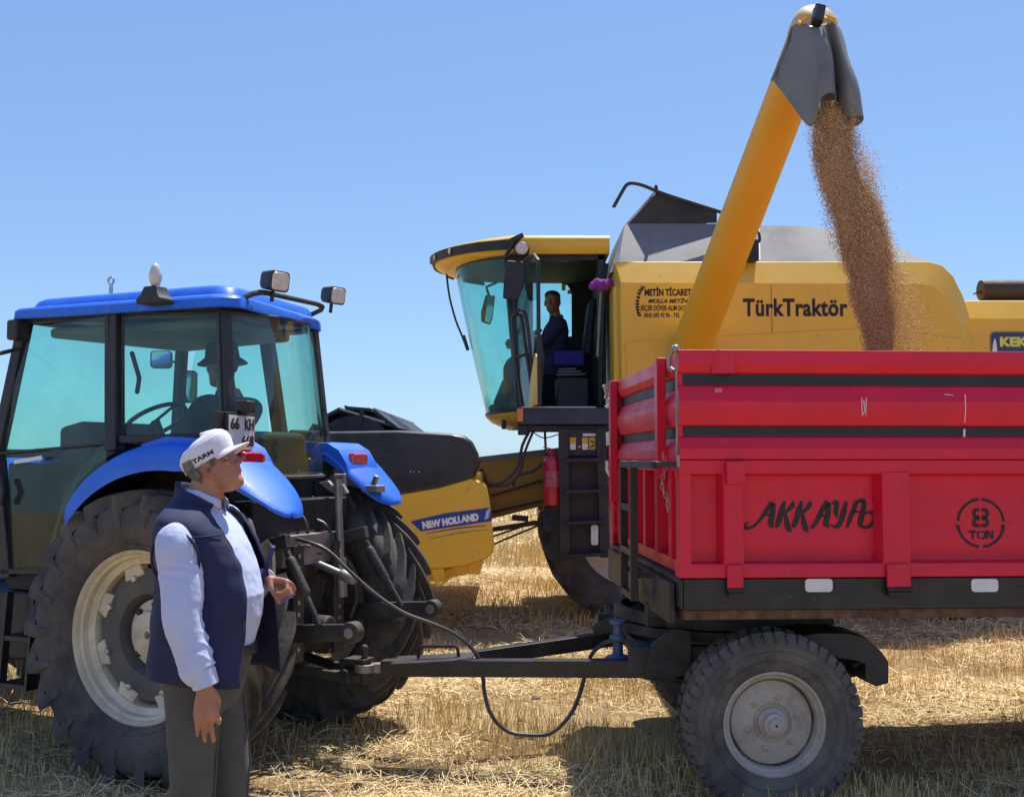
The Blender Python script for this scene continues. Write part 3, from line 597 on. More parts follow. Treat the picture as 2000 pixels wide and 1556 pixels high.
# ================================================================== TRACTOR
def tractor_wheel(root, c, out, r, w, rr, lugs, front=False):
    """dished rear wheel with chevron lugs; out=-1: the outer face looks to -y (towards us)"""
    T = Matrix.Translation(Vector(c)) @ (Matrix.Identity(4) if out < 0 else Matrix.Rotation(math.pi, 4, 'Z'))
    h = .5 * w; rc = r - .058
    half = [(rr + .008, h*.62), (rr + .03, h*.80), (rr + (rc - rr)*.35, h*.98), (rr + (rc - rr)*.6, h*1.0), (rr + (rc - rr)*.82, h*.955), (rc - .028, h*.90), (rc - .008, h*.78), (rc + .002, h*.5), (rc + .006, h*.2)]
    ty = MB(); prof = [(a, -b) for a, b in half] + [(a, b) for a, b in half[::-1]] + [(rr - .01, 0)]
    ty.lathe(prof, (0, 0, 0), n=96, closed=True)
    ty.lathe([(rr + .035, -h*.82), (rr + .045, -h*.87), (rr + .055, -h*.885)], (0, 0, 0), n=72, closed=True)
    st = [(0.0, rc + .002, .054), (.30, rc + .005, .054), (.62, rc - .002, .056), (.86, rc - .012, .060), (1.0, rc - .030, .062), (1.01, rc - .085, .040), (1.015, rc - .15, .010)]
    for k in range(lugs):
        for sd in (-1, 1):
            a0 = 2*math.pi*(k + (.5 if sd > 0 else 0))/lugs; rows = []
            for t, rb, lh in st:
                yy = sd * h * t; a = a0 + .50 * min(t, 1) ** .85 * (w/.43) * (.75/r) - .2
                wb = .030 + .010*min(t, 1); sect = []
                if t > 1.0: P = ((rb - .02, yy - sd*.02, -wb), (rb + lh, yy + sd*.004, -wb*.62), (rb + lh, yy + sd*.004, wb*.62), (rb - .02, yy - sd*.02, wb))
                else: P = ((rb - .012, yy, -wb), (rb + lh, yy, -wb*.62), (rb + lh, yy, wb*.62), (rb - .012, yy, wb))
                for q, y_, dw in P: aa = a + dw / r; sect.append((q*math.cos(aa), y_, q*math.sin(aa)))
                rows.append(sect)
            ty.loft(rows, cap=True)
    dd = -.035 if not front else -.02
    dk = MB(); dk.lathe([(rr - .085, dd - .012), (rr - .10, dd - .02), (rr*.55, dd - .028), (rr*.50, dd - .02), (rr*.44, dd + .06), (.01, dd + .06), (.01, dd + .08), (rr*.5, dd + .08), (rr - .085, dd + .012)], (0, 0, 0), n=56, closed=True)
    wheel = dk.xf(T).build('wheel', M_['disc'], root)
    ty.xf(T).build('tyre', M_['tyre'], wheel)
    rm = MB()
    rp = [(rr + .022, -h*.66), (rr + .024, -h*.72), (rr + .012, -h*.75), (rr + .002, -h*.70), (rr - .004, -h*.60), (rr - .018, -h*.56), (rr - .022, -h*.40), (rr - .055, -h*.33), (rr - .062, -h*.10), (rr - .062, h*.4), (rr - .02, h*.55), (rr + .02, h*.70), (rr + .03, h*.66), (rr - .01, h*.5), (rr - .04, h*.35), (rr - .045, -h*.2)]
    rm.lathe(rp, (0, 0, 0), n=88, closed=True); rm.xf(T).build('rim', M_['cream'], wheel)
    for k in range(8 if not front else 4):      # lugs that bolt the disc to the rim
        a = 2*math.pi*k/8 + .35; c_, s_ = math.cos(a), math.sin(a); b = MB()
        b.add([Vector((c_*q - s_*t, y, s_*q + c_*t)) for y in (dd - .03, dd + .03) for q, t in ((rr - .12, -.07), (rr - .056, -.055), (rr - .056, .055), (rr - .12, .07))], [(3,2,1,0),(4,5,6,7),(0,1,5,4),(1,2,6,5),(2,3,7,6),(3,0,4,7)])
        b.xf(T).build('rim_lug', M_['cream'], wheel, bev=.006)
        n_ = MB(); q = rr - .125; n_.lathe([(.02, dd - .02), (.02, dd - .035), (.014, dd - .045), (.004, dd - .046), (.01, dd)], (c_*q, 0, s_*q), n=10); n_.xf(T).build('rim_bolt', M_['zinc'], wheel)
    hb = MB(); hb.lathe([(rr*.43, dd + .062), (rr*.42, dd + .03), (rr*.30, dd + .02), (rr*.28, dd - .03), (rr*.20, dd - .045), (.02, dd - .045), (.02, dd + .07)], (0, 0, 0), n=36); hb.xf(T).build('hub', M_['cream'], wheel)
    for k in range(8):
        a = 2*math.pi*k/8; q = rr*.36; n_ = MB(); n_.lathe([(.017, dd + .024), (.017, dd + .004), (.012, dd - .004), (.003, dd - .005), (.01, dd + .03)], (q*math.cos(a), 0, q*math.sin(a)), n=8); n_.xf(T).build('wheel_nut', M_['dark'], wheel)
    return wheel

def panel(mb, pts, t):
    """flat pane through pts, t thick along its own normal"""
    p = [Vector(q) for q in pts]; n = (p[1] - p[0]).cross(p[-1] - p[0]).normalized(); mb.prism([q - n * t / 2 for q in p], n * t)

def build_tractor():
    rt = thing('tractor', TF, 'blue tractor with closed glass cab and big rear tyres, pulling the red trailer', 'tractor')
    on = TF.on; B, K = M_['blue'], M_['plastic']
    mir = lambda v: Vector((v.x, -v.y, v.z))
    for y, o in ((-.735, -1), (.735, 1)): tractor_wheel(rt, (0, y, .755), o, .772, .43, .432, 22)
    for y, o in ((-.74, -1), (.74, 1)): tractor_wheel(rt, (-2.33, y, .545), o, .55, .31, .305, 16, True)
    # ---- cab corner points, near side (mirrored for the far one)
    A0, A1 = on(52, 622, 'y', -.66), on(-4, 885, 'y', -.74); A2 = Vector((-1.12, -.74, 1.0))
    B0, B1 = on(224, 608, 'y', -.68), on(224, 880, 'y', -.75)
    C0, C1 = on(437, 606, 'y', -.62), on(450, 935, 'y', -.68)
    E0, E1 = on(611, 636, 'y', .62), on(642, 928, 'y', .64)      # rear far pillar
    D1 = on(560, 940, 'y', .12)
    fm = MB()
    for a, b, w, h in ((A0, A1, .075, .06), (A1, A2, .075, .06), (B0, B1, .085, .075), (C0, C1, .05, .075)):
        fm.bar(a, b, w, h, (0, 1, 0)); 
        fm.bar(mir(a), mir(b), w, h, (0, 1, 0)) if (a is not C0) else fm.bar(E0, E1, .05, .055, (0, 1, 0))
    fm.bar(A0, C0 , .06, .06); fm.bar(mir(A0), E0, .06, .06); fm.bar(C0, E0, .05, .05); fm.bar(A0, mir(A0), .06, .06)
    S0, S1 = on(236, 858, 'y', -.74), on(446, 852, 'y', -.69); fm.bar(S0, S1, .05, .045); fm.bar(mir(S0), Vector((E1.x - .03, .68, 1.80)), .05, .045)
    W1 = C1 + Vector((.02, .03, -.02)); fm.bar(C1, E1, .035, .035)
    fm.bar(A1, mir(A1), .05, .05)
    fm.build('cab_frame', K, rt, bev=.008)
    # ---- glass
    gl = MB(); panel(gl, [on(62, 640, 'y', -.70), on(205, 618, 'y', -.70), on(210, 1112, 'y', -.75), on(-24, 1112, 'y', -.75), on(-14, 890, 'y', -.75)], .006); gl.build('door_glass', G_T, rt)
    dh = MB(); a = on(28, 902, 'y', -.77); b = on(82, 893, 'y', -.77); dh.bar(a, b, .004, .022); dh.build('door_decal', M_['white'], rt)
    db = MB(); db.bar(on(-2, 885, 'y', -.755), on(206, 866, 'y', -.755), .02, .012); db.bar(on(-24, 1116, 'y', -.755), on(214, 1112, 'y', -.755), .03, .03); db.tube([on(2, 935, 'y', -.79), on(6, 960, 'y', -.80), on(2, 985, 'y', -.79)], .018, 8)
    db.bar(on(210, 612, 'y', -.715), on(212, 870, 'y', -.765), .03, .02, (0, 1, 0)); db.build('door_frame', K, rt, bev=.003)
    gs = MB(); sw = [on(240, 611, 'y', -.69), on(428, 612, 'y', -.66), on(436, 853, 'y', -.705), on(238, 856, 'y', -.735)]; panel(gs, sw, .006); gs.build('side_window', G_T, rt)
    sf = MB(); loop = sw + [sw[0]]; sf.tube(loop, .008, 6); sf.build('window_seal', M_['black'], rt)
    g2 = MB(); panel(g2, [mir(on(62, 640, 'y', -.70)), mir(on(205, 618, 'y', -.70)), mir(on(210, 1112, 'y', -.75)), mir(on(-24, 1112, 'y', -.75)), mir(on(-14, 890, 'y', -.75))], .006); g2.build('door_glass', G_T, rt)
    g3 = MB(); panel(g3, [mir(sw[0]), E0 + Vector((-.05, .02, -.05)), E1 + Vector((-.05, .06, .20)), mir(sw[3])], .006); g3.build('side_window', G_T, rt)
    # the curved rear window
    n0, n1 = C0 + Vector((.02, .02, -.01)), C1 + Vector((.02, .02, 0)); f0, f1 = E0 + Vector((.02, -.02, -.01)), E1 + Vector((.02, -.02, 0))
    rows = []
    for k in range(7):
        t = k/6; top = n0.lerp(f0, t) + Vector((.10*math.sin(math.pi*t), 0, 0)); bot = n1.lerp(f1, t) + Vector((.10*math.sin(math.pi*t), 0, 0))
        rows.append([top.lerp(bot, j/5) for j in range(6)])
    rg = MB(); rg.grid(rows, thick=(-.005, 0, 0)); rwin = rg.build('rear_window', G_T, rt)
    rf = MB(); rf.tube([r_[-1] for r_ in rows], .012, 6); rf.tube([r_[0] for r_ in rows], .010, 6); rf.tube(rows[-1], .012, 6); rf.build('window_seal', M_['dark'], rwin)
    hg = MB(); q = on(635, 837, 'y', .56); hg.tube([q, q + Vector((.02, 0, -.05))], .014, 8); hg.build('window_knob', M_['black'], rwin)
    for px in (564, 573):
        q = on(px, 920, 'y', .2); MB().tube([q + Vector((.03, 0, -.03)), q + Vector((.03, 0, .02))], .012, 8, 'round').build('lever_knob', M_['zinc'], rt)
    ws = MB(); panel(ws, [A0, mir(A0), mir(A1), A1], .006); ws.build('windscreen', G_T, rt)
    # ---- roof: rings of a rounded rectangle
    xf, xr = on(22, 612, 'y', -.75).x, .44; xr2 = .12
    def ring(z, ins, crown=0.0, drop=0.0, n=8):
        x0, x1, hw = xf - .05 + ins, xr - ins * .8, .74 - ins; pts = []
        for cx, cy, a0 in ((x1 - .12, hw - .12, 0), (x0 + .11, hw - .10, 90), (x0 + .11, -hw + .10, 180), (x1 - .12, -hw + .12, 270)):
            for k in range(n + 1):
                a = R(a0 + 90*k/n); rr_ = .12 if a0 in (0, 270) else .11
                x, y = cx + rr_*math.cos(a), cy + rr_*math.sin(a)
                x -= .40 * max(0, (y + .62) / 1.3) * max(0, (x + .6)/1.05)                 # the rear edge runs slightly oblique
                zz_ = z + crown * (1 - ((x + .3)/.85)**2 * .75) + .055 * (y + .75) / 1.5 * min(1, max(0, (x + .6)/.9)) - .015 * ((x - xf) / 1.6)
                pts.append((x, y, zz_))
        return pts
    rm = MB(); rm.loft([ring(2.515, .06), ring(2.497, .012), ring(2.503, .0), ring(2.548, .004), ring(2.562, .016), ring(2.568, .06, .008), ring(2.572, .075, .010), ring(2.600, .092, .022), ring(2.612, .115, .028), ring(2.618, .22, .035), ring(2.618, .42, .040)])
    rm.build('roof', B, rt, ang=32)
    hl = MB(); hl.prism([(xf + .12, -.58, 2.40), (.26, -.55, 2.40), (-.08, .50, 2.44), (xf + .12, .56, 2.42)], (0, 0, .06)); hl.build('headliner', M_['liner'], rt, bev=.02)
    hp = MB(); hp.loft([[(x, y, z) for x, y in ((-.95, -.34), (-.05, -.30), (-.05, .30), (-.95, .34))] for z in (2.635, 2.668)] + [[(x, y, 2.678) for x, y in ((-.88, -.28), (-.12, -.24), (-.12, .24), (-.88, .28))]]); hp.build('roof_hatch', B, rt, bev=.015)
    sl = MB(); q = on(539, 615, 'y', .1); sl.box((q.x, q.y - .04, q.z - .03), (q.x + .03, q.y + .06, q.z + .0)); sl.build('roof_sticker', M_['yelp'], rt)
    # ---- beacon, ring, lamps on the roof
    q = on(308, 588, 'y', -.77); b = MB(); b.loft([[q + Vector((sx*a, sy*c - .02, z)) for sx, sy in ((-1,-1),(1,-1),(1,1),(-1,1))] for a, c, z in ((.085, .055, -.02), (.085, .055, .005), (.060, .05, .03), (.045, .04, .075))]); bc = b.build('beacon_base', K, rt, bev=.008)
    bb = MB(); bb.lathe([(.001, .075), (.020, .08), (.030, .10), (.036, .125), (.036, .14), (.028, .17), (.020, .19), (.001, .205)], q + Vector((0, -.02, 0)), 'z', 18); bb.build('beacon_bulb', M_['bulb'], bc)
    q = on(217, 548, 'y', -.3); e = MB(); e.tube([q + Vector((.022*math.cos(a), 0, .022*math.sin(a))) for a in (2*math.pi*k/12 for k in range(13))], .008, 6); e.tube([q + Vector((0, 0, -.02)), q + Vector((0, 0, -.13))], .012, 8); e.build('lifting_eye', M_['zinc'], rt)
    rk = MB(); P = [on(452, 593, 'y', -.62), on(500, 570, 'y', -.50), on(520, 572, 'y', -.44), on(620, 594, 'y', .52), on(634, 602, 'y', .62), on(600, 618, 'y', .66)]
    rk.tube([P[0], P[1].lerp(P[0], .15), P[1].lerp(P[2], .5), P[2], P[3], P[4].lerp(P[3], .3), P[4].lerp(P[5], .2), P[5]], .016, 8); rk.build('lamp_rack', K, rt)
    for (px, py, yy) in ((537, 549, -.40), (651, 577, .66)):
        c = on(px, py, 'y', yy); Tm = Matrix.Translation(c) @ Matrix.Rotation(R(-12), 4, 'Z') @ Matrix.Rotation(R(8), 4, 'Y')
        b = MB(); sec = lambda x, s: [(x, p_[0], p_[1]) for p_ in rounded_rect(.135*s, .115*s, .025*s, 3)]
        b.loft([sec(-.075, .62), sec(-.05, .86), sec(.03, 1), sec(.045, 1)]); b.tube([(-.01, 0, -.055), (-.01, 0, -.115)], .012, 8); lp = b.xf(Tm).build('work_lamp', M_['black'], rt, bev=.004)
        l = MB(); l.loft([sec(.0455, .86), sec(.052, .80)]); l.xf(Tm).build('lamp_lens', M_['lens'], lp)
    q = on(37, 645, 'y', -.72); b = MB(); b.box((q.x - .05, q.y - .05, q.z - .06), (q.x + .035, q.y + .05, q.z + .06)); b.build('front_lamp', K, rt, bev=.015)
    m_ = MB(); m_.tube([on(38, 681, 'y', -.74), on(0, 690, 'y', -.86), on(-40, 700, 'y', -.98)], .012, 8); m_.build('mirror_arm', K, rt)
    for k, (px, py, w, h) in enumerate(((315, 702, .16, .135), (365, 755, .145, .24))):
        c = on(px, py, 'y', 1.0 if k == 0 else .95); Tm = Matrix.Translation(c) @ Matrix.Rotation(TA + R(6), 4, 'Z')
        b = MB(); b.prism([(x, -.008, z) for x, z in rounded_rect(w, h, .03)], (0, .03, 0)); o = b.xf(Tm).build('mirror', K, rt, bev=.004)
        g_ = MB(); g_.prism([(x, -.0095, z) for x, z in rounded_rect(w*.86, h*.9, .025)], (0, -.002, 0)); g_.xf(Tm).build('mirror_glass', M_['mirror'], o)
    ma = MB(); ma.tube([on(336, 705, 'y', 1.0), on(352, 712, 'y', .98), on(352, 725, 'y', .97), on(345, 800, 'y', .7)], .010, 8); ma.build('mirror_arm', K, rt)
    # ---- fenders
    stn = [(-.455, 1.46), (-.38, 1.545), (-.26, 1.635), (-.1, 1.71), (.08, 1.752), (.25, 1.76), (.42, 1.735), (.55, 1.69), (.68, 1.62), (.80, 1.548), (.90, 1.482), (.95, 1.445), (.98, 1.422), (.995, 1.410), (1.0, 1.405)]
    fine = [(p.x, p.y) for p in smooth([(x, z, 0) for x, z in stn], 3)]
    def fender(s, tip, dx):
        rows = []; adj = lambda x: (x if x < .45 else .45 + (x - .45) * (tip - .45) / .55) + dx * min(1, max(0, (x + .4) / .9))
        for k, (x, z) in enumerate(fine):
            t = min(1, max(0, (x - .45) / .55)); tp = max(.03, math.sqrt(max(0.0, 1 - t**2.8))); mid = .80; yo = mid + (.96 - mid)*max(.03, tp); yi = mid - (mid - .48)*max(.03, tp)
            lip = .125 if x < .3 else .125 - .105*min(1, (x - .3)/.6); dr = .02*min(1, max(0, (x - .6)/.3))
            x = adj(x)
            wv = yo - yi; k_ = min(1, tp*1.7) if x > .5 else 1; dr *= k_; lip *= k_; rows.append([(x, s*yi, z - .02*k_ - dr), (x, s*(yi + .1*wv), z + .004 - dr*.2), (x, s*(yi*.5 + yo*.5), z + .012), (x, s*(yo - .12*wv), z + .004), (x, s*(yo - .03*wv), z - min(.018, lip*.4)), (x, s*yo, z - min(.05, lip*.7)), (x, s*(yo - .01*wv), z - lip)])
        m = MB(); m.grid(rows, thick=(0, 0, -.012)); o = m.build('fender', B, rt, ang=60)
        b = MB(); w0, w1 = s*.50, s*.86
        b.loft([[(.05, w0, 1.75), (.05, w1, 1.75), (.05, w1, 1.76), (.05, w0, 1.76)], [(.22, w0, 1.74), (.22, w1, 1.74), (.22, w1, 1.80), (.22, w0, 1.80)], [(.50, w0, 1.66), (.50, w1, 1.66), (.50, w1, 1.785), (.50, w0, 1.785)], [(.60, w0, 1.60), (.60, w1, 1.60), (.585, w1, 1.74), (.585, w0, 1.74)], [(.66, w0, 1.59), (.66, w1, 1.59), (.65, w1, 1.645), (.65, w0, 1.645)]])
        for i_, v in enumerate(b.v): b.v[i_] = (v[0] - .055 + dx, v[1], v[2])
        b.build('lamp_housing', B, o, bev=.02, seg=3)
        l = MB(); l.loft([[(x, s*(.67 + p[0]), 1.682 + p[1]) for p in rounded_rect(.165 - d_, .078 - d_, .016, 3)] for x, d_ in ((.495 + dx, 0), (.58 + dx, 0), (.595 + dx, .02))]); l.build('tail_light', M_['redl'], o)
        e = MB(); e.box((.525 + dx, s*.585 - .012, 1.66), (.587 + dx, s*.585 + .012, 1.705)); e.build('indicator', M_['orange'], o)
        inn = MB(); rr = [[(adj(x), s*.49, z - .02), (adj(x), s*.49, max(1.0, z - .45))] for x, z in stn if x < .30]; inn.grid(rr, thick=(0, s*.012, 0)); inn.build('inner_fender', M_['dark'], o)
        un = MB(); un.grid([[(adj(x), s*.50, z - .035), (adj(x), s*.90, z - .05)] for x, z in stn if x < .45], thick=(0, 0, -.012)); un.build('fender_liner', M_['black'], o)
    fender(-1, .93, -.02); fender(1, .80, -.23)
    # dark skirt between door and wheel arch
    sk = MB(); sk.prism([on(206, 862, 'y', -.70), on(252, 866, 'y', -.70), on(190, 905, 'y', -.70), on(150, 945, 'y', -.70), on(118, 1010, 'y', -.70), on(90, 1115, 'y', -.70), on(84, 1115, 'y', -.70)[:] and on(80, 1118, 'y', -.70), on(120, 985, 'y', -.70), on(160, 910, 'y', -.70)], (0, .10, 0)); sk.build('cab_skirt', M_['black'], rt)
    # ---- lower cab, floor, fuel tank, steps, transmission
    fwl = MB(); fwl.box((-1.20, -.70, .95), (-1.15, .70, 1.66)); fwl.box((-1.14, .62, 1.0), (-.4, .70, 1.60)); fwl.build('firewall', M_['interior'], rt, bev=.01)
    lo = MB(); lo.box((-1.15, -.72, .93), (-.62, .72, 1.03)); lo.box((-.62, -.46, .95), (.40, .46, 1.45)); lo.box((.0, -.46, 1.3), (.24, .46, 1.60)); lo.build('cab_floor', M_['interior'], rt, bev=.01)
    ft = MB(); ft.box((-1.5, -.72, .52), (-.80, -.42, .93)); ft.build('fuel_tank', K, rt, bev=.04); stp = MB(); stp.box((-1.05, -.86, .40), (-.82, -.6, .43)); stp.box((-1.05, -.84, .66), (-.82, -.6, .69)); stp.bar((-1.04, -.84, .40), (-1.04, -.80, .93), .02, .05); stp.bar((-.83, -.84, .40), (-.83, -.80, .93), .02, .05); stp.build('cab_step', M_['black'], rt, bev=.004)
    tr = MB(); tr.box((-1.9, -.24, .45), (.30, .24, .98)); tr.tube([(0, -.62, .755), (0, .62, .755)], .15, 20); tr.tube([(0, -.3, .755), (0, .3, .755)], .25, 20); tr.box((.2, -.30, .55), (.40, .30, 1.02)); tr.box((.30, -.10, 1.0), (.42, .14, 1.16)); tr.tube([(.40, 0, .72), (.60, 0, .72)], .07, 14); tr.box((.2, -.36, 1.02), (.30, .40, 1.12)); tr.box((-2.6, -.32, .50), (-1.8, .32, .9)); tr.tube([(-2.33, -.62, .50), (-2.33, .62, .50)], .07, 12); tr.build('transmission', M_['dark'], rt, bev=.02)
    hd = MB(); sc_ = lambda x, hw, z0, z1: [(x, -hw, z0), (x, -hw, z1 - .14), (x, -hw*.72, z1 - .02), (x, 0, z1), (x, hw*.72, z1 - .02), (x, hw, z1 - .14), (x, hw, z0)]
    hd.loft([sc_(-1.22, .44, .95, 1.78), sc_(-1.9, .42, .92, 1.74), sc_(-2.6, .38, .88, 1.62), sc_(-2.95, .34, .86, 1.42), sc_(-3.02, .28, .88, 1.2)]); hd.build('bonnet', B, rt, bev=.02)
    ds = MB(); ds.prism([(-1.20, -.34, 1.2), (-.98, -.34, 1.2), (-.92, -.34, 1.78), (-1.0, -.34, 1.92), (-1.2, -.34, 1.88)], (0, .68, 0)); ds.build('dashboard', M_['interior'], rt, bev=.03)
    sw_ = MB(); c = Vector((-.74, 0, 1.92)); Tm = Matrix.Translation(c) @ Matrix.Rotation(R(-32), 4, 'Y')
    sw_.tube([Tm @ Vector((.20*math.cos(a), .20*math.sin(a), 0)) for a in (2*math.pi*k/24 for k in range(25))], .014, 8); sw_.tube([Tm @ Vector((-.2, 0, 0)), Tm @ Vector((.2, 0, 0))], .011, 6); sw_.tube([Tm @ Vector((0, 0, 0)), Tm @ Vector((-.03, 0, -.35))], .03, 8); sw_.build('steering_wheel', M_['black'], rt)
    gh = MB(); gh.tube([on(258, 690, 'y', -.62), on(272, 738, 'y', -.6), on(268, 765, 'y', -.6)], .013, 8, 'round'); gh.build('grab_handle', K, rt)
    se = MB(); se.box((-.30, -.25, 1.42), (.20, .25, 1.56)); se.prism([(.08, -.24, 1.52), (.20, -.24, 1.52), (.26, -.24, 1.82), (.18, -.24, 1.86)], (0, .48, 0)); se.build('driver_seat', M_['interior'], rt, bev=.04)
    lv = MB(); lv.tube([(-.2, .38, 1.5), (-.24, .38, 1.78)], .012, 6, 'round'); lv.tube([(-.1, .42, 1.5), (-.1, .42, 1.72)], .012, 6, 'round'); lv.box((-.35, .32, 1.42), (.25, .46, 1.55)); lv.build('control_console', M_['interior'], rt)
    # ---- number plate
    c = on(472, 844, 'y', -.74); Tm = Matrix.Translation(c) @ Matrix.Rotation(R(14), 4, 'Z')
    c_r = (Tm.to_3x3() @ Vector((0, 1, 0))); c_n = (Tm.to_3x3() @ Vector((1, 0, 0)))
    pb = MB(); pb.box((-.02, -.165, -.115), (-.002, .165, .10)); pb.box((-.05, -.22, -.06), (-.02, -.12, .1)); plf = pb.xf(Tm).build('number_plate', M_['black'], rt, bev=.004)
    p2 = MB(); p2.box((-.002, -.150, -.090), (.002, .150, .085)); p2.xf(Tm).build('plate_face', M_['plate'], plf, bev=.001)
    o = Tm @ Vector((.0025, 0, 0)); up = Vector((0, 0, 1))
    lettering('66', .1, o + c_r*-.135 + up*.012, c_r, up, M_['ink'], plf, .003, fit=(.098, .060)); lettering('KH', .1, o + c_r*.030 + up*.012, c_r, up, M_['ink'], plf, .003, fit=(.108, .060)); lettering('668', .1, o + c_r*-.002 - up*.074, c_r, up, M_['ink'], plf, .003, fit=(.140, .060))
    pl = MB(); pl.box((-.03, -.03, .10), (.05, .07, .165)); pl.xf(Tm).build('plate_lamp', M_['black'], plf, bev=.012)
    # ---- rear linkage, drawbar frame, hydraulics
    for y in (-.20, .20):
        f = MB(); px0, px1 = (566, 600) if y < 0 else (640, 668)
        f.box((.50, y - .05, .55), (.52, y + .05, 1.20)); fp = f.build('hitch_rail', M_['dark'], rt, bev=.003)
        for k in range(9):
            h = MB(); z = .62 + .065*k; h.lathe([(.011, .5205), (.012, .524), (.002, .525)], (0, y, z), 'x', 10); h.build('rail_hole', M_['zinc'], fp)
    for (a, b, r0) in (((.10, -.40, .70), (.99, -.37, .775), .056), ((.10, .42, .72), (1.02, .44, .80), .052)):
        a, b = Vector(a), Vector(b); m = MB(); m.bar(a, b, .035, .115, h1=.085); m.tube([b + Vector((-.0, -.035, 0)), b + Vector((0, .035, 0))], r0, 20); lk = m.build('lift_arm', M_['dark'], rt, bev=.006)
        n_ = MB(); n_.tube([b + Vector((0, -.045, 0)), b + Vector((0, -.034, 0))], .028, 16); n_.build('ball_eye', M_['steel'], lk, bev=.004)
    rods = MB(); rods.tube([on(660, 935, 'y', .22), on(664, 1090, 'y', .22)], .022, 10); rods.tube([on(664, 1090, 'y', .22), on(668, 1165, 'y', .22)], .034, 10); rods.build('lift_rod', M_['steel'], rt)
    br = MB(); P = [on(px, py, 'y', .26) for px, py in ((622, 942), (640, 938), (650, 950), (668, 945), (678, 962), (660, 972), (648, 962), (634, 952))]; br.prism(P, (0, .03, 0)); br.tube([on(655, 930, 'y', .3), on(672, 928, 'y', .3), on(672, 955, 'y', .3)], .016, 8); br.build('window_latch', M_['steel'], rt, bev=.004)
    jb = MB(); q = on(728, 950, 'y', .62); jb.box((q.x - .05, q.y - .06, q.z - .035), (q.x + .07, q.y + .04, q.z + .01)); jb.tube([q, q + Vector((.03, 0, .07))], .02, 8); jb.build('trailer_socket', M_['steel'], rt, bev=.01)
    hy = MB()
    for px, py in ((543, 1048), (556, 1046), (568, 1052), (600, 1066)):
        q = on(px, py, 'y', -.08); hy.tube([q + Vector((-.10, 0, .01)), q], .018, 10); hy.tube([q + Vector((.0, 0, 0)), q + Vector((.03, 0, -.004))], .012, 10)
    hy.box((.40, -.30, 1.08), (.48, .25, 1.25)); hy.build('hydraulic_coupling', M_['steel'], rt)
    hs = MB(); hs.tube([on(652, 1060, 'y', .3), on(690, 1110, 'y', .35), on(697, 1170, 'y', .36), on(684, 1205, 'y', .32)], .012, 8); hs.tube([on(600, 1100, 'y', .0), on(612, 1082, 'y', .02), on(630, 1080, 'y', .05)], .006, 6); hs.tube([on(548, 1090, 'y', -.1), on(565, 1150, 'y', -.1), on(552, 1230, 'y', -.15)], .014, 8); hs.build('tractor_hose', M_['hose'], rt)
    tl_ = MB(); tl_.tube([(.42, .02, 1.10), (.66, .03, 1.02)], .022, 10, 'round'); tl_.tube([(.66, .03, 1.02), (.72, .03, 1.0)], .034, 12, 'round'); tl_.build('top_link', M_['steel'], rt)
    for y, x1 in ((-.40, .80), (.42, .82)):
        lr = MB(); lr.tube([(.55, y*.95, 1.22), (x1, y, .80)], .018, 8); lr.tube([(.60, y*.96, 1.13), (.70, y*.98, .97)], .030, 10, 'round'); lr.bar((.22, y*.9, 1.16), (.58, y*.95, 1.24), .05, .07); lr.build('lift_link', M_['dark'], rt, bev=.004)
    for k, (L, r_) in enumerate(((((.30, -.22, 1.28), (.44, -.24, 1.22), (.46, -.22, 1.0), (.40, -.2, .8)), .012), (((.30, .12, 1.34), (.46, .16, 1.28), (.50, .18, 1.05), (.42, .2, .84)), .012), (((.26, -.05, 1.40), (.42, -.02, 1.34), (.44, .0, 1.18)), .010), (((.24, .30, 1.45), (.40, .34, 1.36), (.44, .36, 1.1), (.36, .36, .9)), .010))): MB().tube(smooth(L, 5), r_, 7).build('rear_hose', M_['hose'], rt)
    vb = MB()
    for k in range(4): vb.box((.30, -.22 + .09*k, 1.16), (.40, -.15 + .09*k, 1.27)); vb.tube([(.40, -.185 + .09*k, 1.215), (.43, -.185 + .09*k, 1.215)], .022, 10)
    vb.build('valve_block', M_['steel'], rt, bev=.004)
    tw = MB(); q = TF.at(703, 1303, 6.15)
    tw.box((.25, q.y - .05, q.z - .07), (q.x, q.y + .05, q.z - .035)); tw.box((q.x - .10, q.y - .055, q.z + .03), (q.x + .06, q.y + .055, q.z + .055)); tw.box((q.x - .10, q.y - .055, q.z - .07), (q.x - .07, q.y + .055, q.z + .055)); tw.tube([q + Vector((.03, 0, -.09)), q + Vector((.03, 0, .10))], .018, 10); tw.ball(q + Vector((.03, 0, .11)), .022, 10, 6)
    tw.tube([q + Vector((-.05, -.09, -.03)), q + Vector((-.05, .09, -.03))], .03, 12); tw.bar((.3, -.12, .50), q + Vector((-.03, -.06, -.05)), .03, .05); tw.bar((.3, .2, .50), q + Vector((-.03, .06, -.05)), .03, .05); tw.build('tow_hitch', M_['dark'], rt, bev=.004)
    return rt
tractor = build_tractor()

# ---- hydraulic hose from tractor to trailer
hp = [TF.M @ TF.on(560, 1047, 'y', -.08)] + [at(*p) for p in ((600, 1058, 6.02), (640, 1075, 5.98), (690, 1122, 5.96), (740, 1165, 5.95), (790, 1197, 5.95), (838, 1215, 5.97), (880, 1233, 6.0), (912, 1256, 6.02), (935, 1285, 6.02), (943, 1320, 6.0), (946, 1350, 5.98), (955, 1385, 5.95), (972, 1412, 5.93), (998, 1430, 5.92), (1035, 1435, 5.92), (1070, 1433, 5.92), (1097, 1415, 5.93), (1120, 1385, 5.94), (1134, 1350, 5.95), (1142, 1320, 5.96), (1150, 1290, 5.94), (1163, 1268, 5.92), (1190, 1252, 5.9), (1225, 1252, 5.88), (1262, 1268, 5.84), (1295, 1285, 5.80))]
ho = MB().tube(smooth(hp), .0115, 8).build('hydraulic_hose', M_['hose'])
